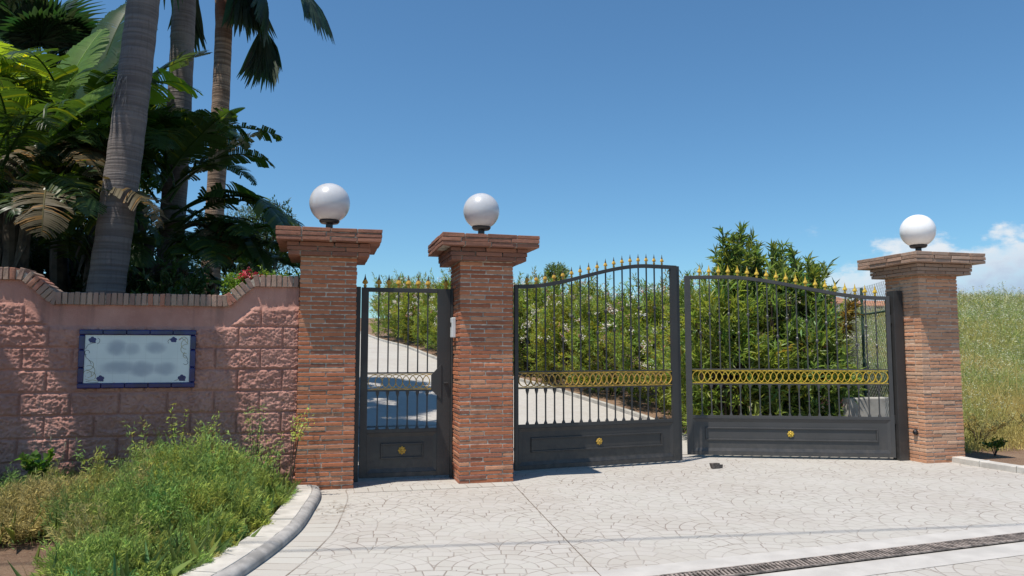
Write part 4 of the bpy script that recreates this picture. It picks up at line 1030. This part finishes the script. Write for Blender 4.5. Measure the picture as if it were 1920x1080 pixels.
strelitzia((-5.15,12.0,0),'banana plant between the palm trunks with one long arching leaf over the left pier',
  [(-.45,0,3.3,.11),(-.15,.1,3.0,.10),(-.75,.15,3.9,.12)],
  [((-.25,-.1,3.65),-6,1.75,.62,32,-82,.75,31,'bigleaf',dict(pet=.55)),((-.3,.1,3.45),-20,1.5,.55,22,-88,.8,32,'bigleaf',dict(pet=.5)),
   ((-.3,0,3.3),-30,1.0,.45,30,-85,.8,33,'paddle_dry'),((-.45,-.1,4.9),2,1.5,.42,20,-22,.85,34,'bigleaf',dict(pet=.1)),((-.3,-.2,4.6),10,.75,.24,40,32,.0,35,'paddle_bright',dict(pet=.5,fold=.9)),
   ((-.5,0,3.9),18,1.25,.5,48,30,.6,36,'bigleaf'),((-.4,-.3,4.0),-25,1.1,.55,50,20,.5,37,'bigleaf'),((-.7,0,4.3),60,1.4,.5,60,10,.5,38,'bigleaf'),((-.7,0,4.3),120,1.4,.5,60,10,.5,39,'bigleaf'),
   ((-.6,-.2,4.4),-60,1.2,.5,40,-60,.8,40,'bigleaf'),((-.1,-.6,2.35),-12,.85,.4,28,-30,.1,41,'paddle_bright',dict(pet=.2)),((-.35,-.1,3.0),-50,1.,.45,30,-70,.8,42,'bigleaf'),((-.75,0,4.6),-100,1.1,.45,30,-60,.8,43,'bigleaf')]
  +[((-.2,-.3,3.55),-14,1.75,.55,38,-86,.7,51,'bigleaf',dict(pet=.6)),((-.1,-.2,3.45),-2,1.55,.5,44,-84,.6,52,'bigleaf',dict(pet=.5)),((-.1,0,3.2),-22,1.3,.5,38,-86,.7,53,'bigleaf',dict(pet=.3)),
    ((-.2,-.3,3.0),-35,1.1,.5,40,-80,.7,54,'bigleaf',dict(pet=.3)),((0,-.3,2.9),-8,1.2,.5,50,-80,.6,55,'bigleaf',dict(pet=.3)),((-.6,-.5,4.9),-15,1.3,.42,25,-50,.8,56,'bigleaf',dict(pet=.3)),((-.9,-.3,4.3),200,1.2,.45,35,-60,.8,57,'bigleaf'),
    ((-.5,-.4,3.5),-110,1.1,.5,30,-80,.8,58,'bigleaf'),((-.6,-.3,3.1),-70,1.,.5,30,-85,.7,59,'bigleaf')]
  +rnd_leaves(-.55,.1,4.2,8,rs,L=(1.,1.35),Wd=(.35,.5)),3)
strelitzia((-4.75,12.4,0),'low banana plant with drooping dark leaves just left of the left pier cap',
  [(-.2,0,2.6,.09),(.15,.1,2.4,.08)],
  rnd_leaves(0,0,3.15,9,rs,L=(.85,1.15),Wd=(.36,.48),e0=(25,65),e1=(-88,-50),torn=(.4,.8))+rnd_leaves(.1,-.2,2.5,7,rs,L=(.8,1.),Wd=(.34,.44),e1=(-85,-40),torn=(.4,.8)),6)
strelitzia((-8.7,11.5,0),'banana plant at the far upper left corner with dark fronds',
  [(-.4,0,4.8,.15),(.2,.1,5.0,.14),(.7,.2,4.4,.12)],
  rnd_leaves(0,0,4.9,14,rs,L=(1.2,1.7),mats=('bigleaf','bigleaf','paddle_bright'))+rnd_leaves(0,-.2,3.9,8,rs,torn=(.7,1.),mats=('bigleaf','paddle_dry')),4)
# a fan palm whose dark fronds show in the top left corner
fan_palm('dark-fronded palm filling the top left corner of the photo',(-9.0,13.9,.2),(-8.9,13.9,6.5),.2,.17,M['palm'],8,24,1.1)
# unseen tree, crown lobes placed out of view to shade the wall
def shade_tree():
    base=Vector((-6.6,5.9,0)); e=empty('unseen_shade_tree',base,0,'leafy unseen tree left of the picture, crown placed to shade the pink wall','tree'); rs=np.random.RandomState(15)
    mb=MB(); mb.tube([(0,0,-.1),(.05,.1,2.),(.2,.2,3.8),(.5,.5,5.2)],[.16,.13,.11,.06],10)
    lob=[]
    for (s_,z,k,r) in ((-1.98,1.45,4.4,.30),(-1.45,1.52,4.9,.34),(-1.70,1.12,4.3,.34),(-1.2,1.25,4.6,.26),(-1.55,.80,4.9,.22),(-2.1,1.2,4.6,.24),(-.92,1.3,4.5,.22),(-1.25,.88,4.5,.24),(-1.95,.85,4.7,.2),(-1.0,1.0,4.6,.16),(-1.0,1.6,4.7,.2),(-3.25,.75,4.,.5),(-2.98,.8,4.1,.32),(-2.88,.35,4.2,.33),(-3.02,1.2,4.3,.26),(-3.45,.2,4.2,.5),(-3.7,1.3,4.4,.55),(-4.2,.8,4.5,.6),(-4.3,1.7,4.7,.6)):
        lob.append((W(s_,TW,z)+SUNV*k-base,r))
    for (c,r) in lob: mb.tube([(.2,.2,3.4),(c.x*.6+.1,c.y*.6,c.z*.88),tuple(c)],[.05,.035,.012],6)
    mb.build('trunk',M['wood'],e); parts=[]
    for (c,r) in lob:
        n=int(1500*(r/.6)**2)+60; u=unit(rs.normal(0,1,(n,3))); T=np.array(c)+u*r*rs.uniform(.2,1.,(n,1)); parts.append(whorl(T,unit(u+np.array([0,0,.3])),10,.10,.05,(1,1,1),rs=rs))
    V,F,C=cat(parts); npobj('crown',V,F,C,M['shrub'],e)
shade_tree()
# ================================================================== WEEDS in the front bed
def inside_bed(x,y):
    # right limit = kerb inner edge
    X_=np.interp(y,[p.y for p in reversed(KS)],[p.x for p in reversed(KS)])-.28
    return x<X_-.02
def weeds():
    rs=np.random.RandomState(21); parts=[]
    kx=[p.x for p in reversed(KS)]; ky=[p.y for p in reversed(KS)]
    nc=330; cx=rs.uniform(-5.6,-1.9,nc*3); cy=rs.uniform(4.3,8.3,nc*3); t=(cx-O.x)*N.x+(cy-O.y)*N.y
    right=np.interp(cy,ky,kx)-.27-cx
    ok=(right>.06)&(t<-.02); bare=np.exp(-(((cx+3.75)/.50)**2+((cy-5.5)/.7)**2)); ok&=rs.uniform(0,1,nc*3)<1-1.2*bare
    ok&=rs.uniform(0,1,nc*3)<np.clip((cx+5.2)/1.,.35,1); ok&=~((cx/cy<-.565)&(cy<6.05))
    cx=cx[ok][:nc]; cy=cy[ok][:nc]; right=right[ok][:nc]; nc=len(cx)
    core=np.exp(-(((cx+2.95)/.75)**2+((cy-6.9)/1.1)**2)); hm=np.array([noise.noise(Vector((a*1.4+3,b*1.4,9.)))*.5+.5 for a,b in zip(cx,cy)])
    ch=(.17+.24*hm+.34*core)*np.clip(right/.45,.35,1)*rs.uniform(.7,1.25,nc); cr=rs.uniform(.10,.24,nc)*np.clip(right/.3,.35,1)
    ns=26; n=nc*ns
    a=rs.uniform(0,6.28,n); q=np.sqrt(rs.uniform(0,1,n)); C0=np.repeat(np.stack([cx,cy,np.zeros(nc)],-1),ns,0); rr=np.repeat(cr,ns); hh=np.repeat(ch,ns)*(1-.35*q**2)*rs.uniform(.6,1.15,n)
    out=np.stack([np.cos(a),np.sin(a),np.zeros(n)],-1); P0=C0+out*(q*rr*.5)[:,None]; P1=C0+out*(q*rr*1.35)[:,None]+np.stack([np.zeros(n),np.zeros(n),hh],-1)+rs.normal(0,.02,(n,3))
    per=56; tt=rs.beta(2.0,1.,(n,per)); B=P0[:,None,:]+(P1-P0)[:,None,:]*tt[:,:,None]+rs.normal(0,.013,(n,per,3))
    ax=unit(P1-P0); D=unit(np.repeat(ax,per,0)*.9+rs.normal(0,.45,(n*per,3))); L=rs.uniform(.03,.085,n*per)*(1.1-.4*tt.reshape(-1))
    dryc=np.clip(np.exp(-(((cx+4.0)/.42)**2+((cy-6.6)/.8)**2))*1.4,0,1)+(rs.uniform(0,1,nc)<.07)*.8; dry=np.repeat(np.clip(dryc,0,1),ns)[:,None]
    cs=np.repeat(colour(nc,(1,1,1),.28,.13,rs),ns,0)*rs.uniform(.8,1.2,(n,1)); cs=cs*(1-dry)+np.array([1.9,1.25,2.0])*dry*rs.uniform(.6,1.,(n,1)); Cc=np.repeat(cs,per,0)*rs.uniform(.7,1.35,(n*per,1))
    V,F,C=leaves_np(B.reshape(-1,3),D,L,np.full(n*per,.0026),Cc,bend=.5,rs=rs); parts.append((V,F,C))
    parts.append(leaves_np(P0,ax,np.linalg.norm(P1-P0,axis=1),np.full(n,.005),cs*.9,bend=.05,rs=rs))
    # ground-level broad leaves and grass blades
    m_=9000; k=rs.randint(0,n,m_); Bp=C0[k]+rs.normal(0,.13,(m_,3))*np.array([1,1,0]); Bp[:,2]=rs.uniform(0,.5,m_)**1.5*hh[k]; okk=(np.interp(Bp[:,1],ky,kx)-.27-Bp[:,0])>0; Bp=Bp[okk]; m_=len(Bp)
    parts.append(leaves_np(Bp,unit(rs.normal(0,1,(m_,3))+np.array([0,0,.6])),rs.uniform(.02,.05,m_),rs.uniform(.004,.011,m_),colour(m_,(.8,.85,.8),.3,.12,rs),rs=rs))
    m_=2600; k=rs.randint(0,n,m_); Bp=C0[k]+rs.normal(0,.16,(m_,3))*np.array([1,1,0]); okk=(np.interp(Bp[:,1],ky,kx)-.27-Bp[:,0])>0; Bp=Bp[okk]; m_=len(Bp)
    parts.append(leaves_np(Bp,unit(rs.normal(0,.35,(m_,3))+np.array([0,0,1.])),rs.uniform(.10,.38,m_)*.9,np.full(m_,.0035),colour(m_,(.9,.85,.9),.3,.12,rs),bend=.6,rs=rs))
    V,F,C=cat(parts); o=npobj('feathery_weeds',V,F,C,M['weed']); tag(o,'feathery green fennel-like weeds in front of the pink wall','weeds',kind='stuff')
weeds()
def broad_plant(loc,h,n,ll,lw,label,mat,seed,name='leafy_weed',cat_='plant',base=(1,1,1),sp=.25,grp=None):
    rs=np.random.RandomState(seed); e=empty(name,loc,0,label,cat_,grp); mb=MB(); tips=[];dirs=[]
    for i in range(n):
        a=rs.uniform(0,6.28); q=sp*rs.uniform(.3,1); p1=Vector((math.cos(a)*q*.4,math.sin(a)*q*.4,h*.5)); p2=Vector((math.cos(a)*q,math.sin(a)*q,h*rs.uniform(.65,1)))
        mb.tube([(0,0,-.03),p1,p2],[.006,.004,.0018],5)
        for t in np.linspace(.1,1,8): tips.append(p1.lerp(p2,t)); dirs.append(Vector((rs.normal(0,.6),rs.normal(0,.6),.5)).normalized())
    mb.build('stems',M['wood'],e); V,F,C=whorl(np.array(tips),np.array(dirs),3,ll,lw,base,spread=1.3,rng=.05,rs=rs); npobj('leaves',V,F,C,M[mat],e)
broad_plant((-4.40,7.15,0),.78,5,.075,.06,'young broad-leaved sapling standing in the weeds below the plaque','lime',1,sp=.14,base=(.75,.8,.8))
broad_plant((-4.75,6.6,0),.42,14,.06,.045,'low leafy green shrub at the left edge of the weed bed','lime',2,name='low_shrub',base=(.6,.7,.8),sp=.3)
broad_plant((-5.15,6.9,0),.5,14,.06,.04,'dark leafy shrub in the shade at the far left of the bed','shrub',3,name='low_shrub',sp=.3,base=(1.4,1.5,1.2))
broad_plant((-2.62,7.85,0),.95,4,.06,.012,'tall thin flowering stalks leaning against the wall beside the left pier','weed',4,name='tall_weed',sp=.12)
broad_plant((-2.32,8.03,0),1.15,5,.05,.012,'thin climbing weed reaching across the edge of the left pier','weed',5,name='tall_weed',sp=.26,base=(1.6,1.3,1.))
broad_plant((-3.32,7.65,0),1.0,5,.05,.01,'tall wispy weed stalks just right below the plaque','weed',6,name='tall_weed',sp=.22,base=(1.4,1.3,.8))
broad_plant((-2.75,7.3,0),.72,6,.08,.014,'upright thistle-like weed with pale heads in the middle of the bed','weed',7,name='tall_weed',sp=.18)
for i_,(x_,y_,h_,w_) in enumerate(((-3.05,7.8,.9,'just right of the plaque centre line'),(-3.65,7.55,.85,'below the left half of the plaque'),(-2.9,7.45,.8,'in the weeds below the right plaque corner'),(-2.45,7.75,.7,'between the thistle and the left pier'),(-4.0,7.35,.7,'right of the sapling'))):
    broad_plant((x_,y_,0),h_,7,.055,.009,'wispy pale weed with thin stalks '+w_,'weed',30+i_,name='tall_weed',sp=.2,base=(1.1,1.1,.9))
def dry_stalks(loc,n,h,label,seed):
    rs=np.random.RandomState(seed); mb=MB()
    for i in range(n):
        x,y=rs.normal(0,.08,2); l=rs.normal(0,.08,2); hh=h*rs.uniform(.6,1); mb.tube([(x,y,-.02),(x+l[0]*.4,y+l[1]*.4,hh*.6),(x+l[0],y+l[1],hh)],[.0025,.002,.0015],4)
        mb.tube([(x+l[0],y+l[1],hh-.03),(x+l[0]*1.05,y+l[1],hh+.01)],[.004,.008],5)
    o=mb.build('dry_stalks',plain('dry_stalk',(.42,.34,.22),.8,.2,20,.2)); o.location=loc; tag(o,label,'plant')
dry_stalks((-4.45,7.45,0),9,.75,'pale dry stalks standing left of the sapling before the wall',1)
# dry debris on paving by the kerb
rs=np.random.RandomState(4); n=70
P=np.stack([rs.normal(-1.68,.12,n),rs.normal(7.35,.22,n),np.full(n,.008)],-1); P[:,0]=np.maximum(P[:,0],-1.82); D=unit(np.stack([rs.normal(0,1,n),rs.normal(0,.4,n),np.zeros(n)],-1))
V,F,C=leaves_np(P,D,rs.uniform(.03,.11,n),rs.uniform(.004,.009,n),np.full((n,3),.5),bend=0,rs=rs); V[:,2]=.008+np.abs(V[:,2]-.008)*.6
o=npobj('dry_clippings',V,F,C,M['dryleaf']); tag(o,'scattered dark dry plant clippings on the paving beside the curved kerb','clippings',kind='stuff')
# ================================================================== MEADOW right
def meadow():
    rs=np.random.RandomState(33); n=62000
    Y=11.2+ (75-11.2)*rs.uniform(0,1,n)**2.0; fx_=rs.uniform(.38,.86,n); Xp=Y*fx_
    t=(Xp-O.x)*N.x+(Y-O.y)*N.y; s_=(Xp-O.x)*U.x+(Y-O.y)*U.y
    fence_x=6.45+(Y-11.0)*.10
    ok=(Xp>fence_x+.25)&(t>.95+rs.uniform(-.15,.25,n)); 
    Xp=Xp[ok];Y=Y[ok];t=t[ok]; n=len(Y)
    near=np.clip((t-.9)/2.5,0,1); hg=(.25+.75*near)*np.where(rs.uniform(0,1,n)<.06,rs.uniform(1.05,1.45,n),rs.uniform(.5,1.0,n))*(.85+.35*np.clip((Y-20)/30,0,1)); hg=hg*(.7+.75*np.array([noise.noise(Vector((a*.22+9,b*.12,5.)))*.5+.5 for a,b in zip(Xp,Y)]))
    z=Hn(Xp,Y)-.03; w_=np.maximum(.007,Y*.00055)*rs.uniform(.7,1.4,n)
    lean=rs.normal(0,.22,(n,2)); base=np.stack([Xp,Y,z],-1)
    patch=np.array([noise.noise(Vector((a*.35,b*.2,2.)))*.5+.5 for a,b in zip(Xp,Y)]); dry=np.clip((patch-.42)*3.,0,1)[:,None]; dry=np.clip(dry+ (1-near[:,None])*.4,0,1)
    g=np.array([.66,.92,.55]); d_=np.array([1.5,1.18,.95]); cs=(g*(1-dry)+d_*dry)*rs.uniform(.7,1.3,(n,1))
    a=rs.uniform(0,6.28,n); S=np.stack([np.cos(a),np.sin(a),np.zeros(n)],-1)*w_[:,None]*.5
    l3=np.stack([lean[:,0],lean[:,1],np.ones(n)],-1); mid=base+l3*(hg*.5)[:,None]; top=base+np.stack([lean[:,0]*1.9,lean[:,1]*1.9,np.ones(n)*.97],-1)*hg[:,None]
    V=np.stack([base-S,base+S,mid+S*.8,mid-S*.8,top],1).reshape(-1,3); i=np.arange(n)*5
    F=np.concatenate([np.stack([i,i+1,i+2],-1),np.stack([i,i+2,i+3],-1),np.stack([i+3,i+2,i+4],-1)]); C=np.concatenate([cs,cs,cs])
    parts=[(V,F,C)]
    # little side leaves for body
    m_=70000; k=rs.randint(0,n,m_); B=base[k]+l3[k]*(hg[k]*rs.uniform(.1,.85,m_))[:,None]+rs.normal(0,.05,(m_,3)); sc=np.maximum(1,Y[k]/16.)
    parts.append(leaves_np(B,unit(rs.normal(0,.7,(m_,3))+np.array([0,0,.5])),rs.uniform(.05,.11,m_)*sc,rs.uniform(.007,.014,m_)*sc,cs[k]*rs.uniform(.7,1.15,(m_,1)),rs=rs))
    V,F,C=cat(parts); MI=np.zeros(len(F),int)
    m_=22000; k=rs.randint(0,n,m_); k=k[(near[k]>.6)]; k=k[rs.uniform(0,1,len(k))<(1.05-dry[k,0])]; m_=len(k); sc=np.maximum(1,Y[k]/15.)
    B=top[k]+rs.normal(0,.02,(m_,3)); um=[]
    for j in range(3):
        um.append(leaves_np(B+rs.normal(0,.018,(m_,3))*sc[:,None],unit(rs.normal(0,1,(m_,3))*np.array([1,1,.35])),.026*sc,.020*sc,colour(m_,(.85,.88,.75),.15,.05,rs),bend=0,rs=rs))
    v,f,c=cat(um); F=np.concatenate([F,f+len(V)]); V=np.concatenate([V,v]); C=np.concatenate([C,c]); MI=np.concatenate([MI,np.ones(len(f),int)])
    o=npobj('meadow_grass',V,F,C,[M['grass'],M['umbel']],MI=MI); tag(o,'tall meadow grass with white umbel flowers on the slope to the right','grass',kind='stuff')
meadow()
broad_plant((7.1,11.3,0),.24,8,.055,.035,'small leafy weed on the bare soil behind the right kerb','lime',11,name='leafy_weed',sp=.2,base=(.8,.7,.7))
broad_plant((7.9,11.2,0),.5,16,.05,.02,'dry brownish shrublet on the bare soil at the right edge','weed',12,name='dry_shrub',sp=.4,base=(1.6,1.,.8))
for i_,(x_,y_,h_,w_) in enumerate(((7.35,12.1,.75,'close behind the right pier'),(8.3,12.2,.8,'at the foot of the meadow near the right edge'),(9.0,12.6,.95,'tallest of the brown shrublets by the picture edge'),(7.8,12.6,.7,'between its two brown neighbours at the meadow foot'))):
    broad_plant((x_,y_,0),h_*.7,16,.075,.016,'brownish dry shrublet '+w_,'weed',50+i_,name='dry_shrub',cat_='shrub',sp=.45,base=(1.0,.62,.75),grp='dry shrublets at the foot of the meadow')
# dark green shrub mass low behind the fence
cloud_plant('fence_shrub',(6.9,14.2,H(6.9,14.2)),.8,.9,1.15,380,10,.10,.03,'lime',95,'low bright green shrub behind the wire fence at the right end of the leaf','shrub',base=(.45,.5,.6))
# ================================================================== CHAIN LINK FENCE
def fence():
    a=Vector((5.72,11.15,0)); b=Vector((7.35,19.5,0)); e=empty('wire_fence',a,0,'chain-link fence with posts and dark top rail running uphill beside the meadow','fence'); L=(b-a).length; d=(b-a).normalized()
    n=5
    for i in range(n):
        p=d*(L*i/(n-1)); z=H(a.x+p.x,a.y+p.y); MB().tube([(p.x,p.y,z-.1),(p.x,p.y,z+2.6)],[.025,.025],10).build('post',M['railgreen'],e)
    mb=MB(); pts=[];
    for i in range(21):
        p=d*(L*i/20); pts.append((p.x,p.y,H(a.x+p.x,a.y+p.y)+2.14))
    mb.tube(pts,.018,6); mb.build('rail',M['railgreen'],e)
    mb=MB(); c=.105; w_=.0028; h0=.25; h1=2.62
    k=0; x=-h1
    while x<L:
        for sg in (1,-1):
            # diagonal from (x,h0) upward; clip to [0,L]
            xa=x; xb=x+(h1-h0)
            A=[max(0,xa),min(L,xb)]
            if A[1]-A[0]>.03:
                za=h0+(A[0]-xa); zb_=h0+(A[1]-xa)
                if sg<0: za,zb_=h1-(A[0]-xa),h1-(A[1]-xa)
                vs=[]; K=4
                for q in range(K+1):
                    t=q/K; xx=A[0]+(A[1]-A[0])*t; zz=za+(zb_-za)*t; p=d*xx; g=H(a.x+p.x,a.y+p.y); 
                    vs.append((p.x,p.y,g+zz))
                mb.tube(vs,w_,3,cap=False)
        x+=c
    mb.build('mesh_panel',M['wire'],e)
fence()
# concrete block, bin behind right leaf
e=empty('concrete_block',(5.62,13.0-.85,H(5.6,12.1)),rad(10),'low weathered concrete wall end seen through the right driveway leaf','low wall')
MB().box((-.35,-.1,-.05),(.75,.1,.78)).box((-.15,-.42,-.05),(.75,-.101,.28)).build('block',M['grey_conc'],e,bevel=.02)
e=empty('meter_box',(6.02,11.55,0),rad(10),'small dark grey box standing in front of the low concrete wall','box')
MB().box((-.16,-.12,-.02),(.16,.12,.42)).build('housing',M['iron2'],e,bevel=.01); MB().box((-.175,-.135,.4205),(.175,.135,.45)).build('lid',M['railgreen'],e,bevel=.006)
# ================================================================== FAR HOUSE
def house():
    x,y=44.5,100.; zb_=6.4; e=empty('white_house',(x,y,zb_-.9),rad(8),'white house with terracotta tiled roofs beyond the meadow','house')
    MB().box((-8.,0,-1.6),(1.6,8,2.35)).box((1.7,-1,-1.6),(9.6,6,2.05)).build('wall',M['whitewall'],e)
    def gable(x0,x1,y0,y1,z0,z1,ov=.4):
        ym=(y0+y1)/2; v=[(x0-ov,y0-ov,z0),(x1+ov,y0-ov,z0),(x1+ov,y1+ov,z0),(x0-ov,y1+ov,z0),(x0+1.6,ym,z1),(x1-1.6,ym,z1)]
        MB().add(v,[(0,1,5,4),(2,3,4,5),(1,2,5),(3,0,4),(3,2,1,0)]).build('roof',M['roof'],e)
    gable(-2.3,1.6,0,8,2.352,3.75); gable(1.72,9.6,-1,6,2.052,3.0)
    MB().box((-8.05,-.05,2.36),(-2.9,8,2.62)).build('parapet',M['whitewall'],e)
    for (a,b) in ((-6.8,-5.9),(-4.6,-3.6),(3.4,4.3),(6.4,7.3)): MB().box((a,-.03 if a<0 else -1.03,1.0),(b,-.005 if a<0 else -1.005,1.9)).build('window',M['glass'],e)
house()
# overhead cable that draws the soft line of shade across the paving
def cable():
    z=9.5; mb=MB(); pts=[]
    sh=Vector((SUNV.x,SUNV.y,0))*(z/SUNV.z)
    A=Vector((-3.4,5.62,0)); B=Vector((4.6,6.75,0))
    for i in range(21):
        t=-.6+2.2*i/20; p=A.lerp(B,t)+sh; pts.append((p.x,p.y,z+.5*(t-.5)**2))
    mb.tube(pts,.014,8); o=mb.build('overhead_cable',M['cable'],smooth=True); tag(o,'black overhead cable above the driveway, casting a thin shadow on the paving','cable')
cable()
# ================================================================== WORLD, SUN, CAMERA
w=bpy.data.worlds.new("World"); scn.world=w; w.use_nodes=True; nt=w.node_tree; nt.nodes.clear()
class WM(Mat):
    def __init__(s,nt): s.nt=nt
wm=WM(nt); out=nt.nodes.new('ShaderNodeOutputWorld'); bg=nt.nodes.new('ShaderNodeBackground'); nt.links.new(bg.outputs[0],out.inputs[0])
sky=nt.nodes.new('ShaderNodeTexSky'); sky.sky_type='NISHITA'; sky.sun_disc=False; el=math.asin(SUNV.z); sky.sun_elevation=el; sky.sun_rotation=math.atan2(SUNV.x,SUNV.y)
sky.air_density=1.0; sky.dust_density=.3; sky.ozone_density=2.5; sky.altitude=100
tc=nt.nodes.new('ShaderNodeTexCoord'); sp=nt.nodes.new('ShaderNodeSeparateXYZ'); nt.links.new(tc.outputs['Generated'],sp.inputs[0])
dx,dy,dz=[X(nt,sp.outputs[i]) for i in range(3)]
yy=dy.mx(.05); A_=dx/yy; E_=dz/yy
cn=wm.noise(9.,7,.6,wm.comb(A_*1.,E_*2.2,0.)); cn2=wm.noise(22.,6,.6,wm.comb(A_,E_*1.6,3.))
top=(A_-.40).mx(0.)*.19+.112
f=((top-E_)*26.+.5+(cn-.5)*7.+(cn2-.5)*1.6).smooth(0.,1.1)*A_.smooth(.36,.46)*dy.smooth(.05,.2)*(E_+.02).smooth(0,.06)*(cn2.smooth(.3,.6,.55,1.))*(1.-A_.smooth(1.2,1.8))
shade=((top-E_)*18.+(cn2-.5)*2.).smooth(.1,1.6)
ccol=wm.mix(shade,(9.6,10.,10.4),(5.2,6.6,8.6))
hz=nt.nodes.new('ShaderNodeMix')
skc=wm.mix(1.,sky.outputs[0],(.90,1.33,1.52),'MULTIPLY'); colr=wm.mix(f*.93,skc,ccol); nt.links.new(colr,bg.inputs[0]); bg.inputs[1].default_value=.08
su=bpy.data.lights.new('sun','SUN'); su.energy=5.0; su.angle=rad(.53); su.color=(1,.925,.83)
so=bpy.data.objects.new('sun',su); col.objects.link(so); so.rotation_euler=SUNV.to_track_quat('Z','Y').to_euler()
cd=bpy.data.cameras.new('camera'); cd.sensor_width=36; cd.lens=36*1420/1920; cd.clip_end=2000; cd.clip_start=.05
co=bpy.data.objects.new('camera',cd); col.objects.link(co); co.location=(0,0,1.5); co.rotation_euler=(rad(90+4.83),0,0); scn.camera=co
scn.view_settings.view_transform='Standard'; scn.view_settings.look='None'; scn.view_settings.exposure=.12; scn.view_settings.gamma=1
scn.cycles.max_bounces=8; scn.cycles.transparent_max_bounces=8
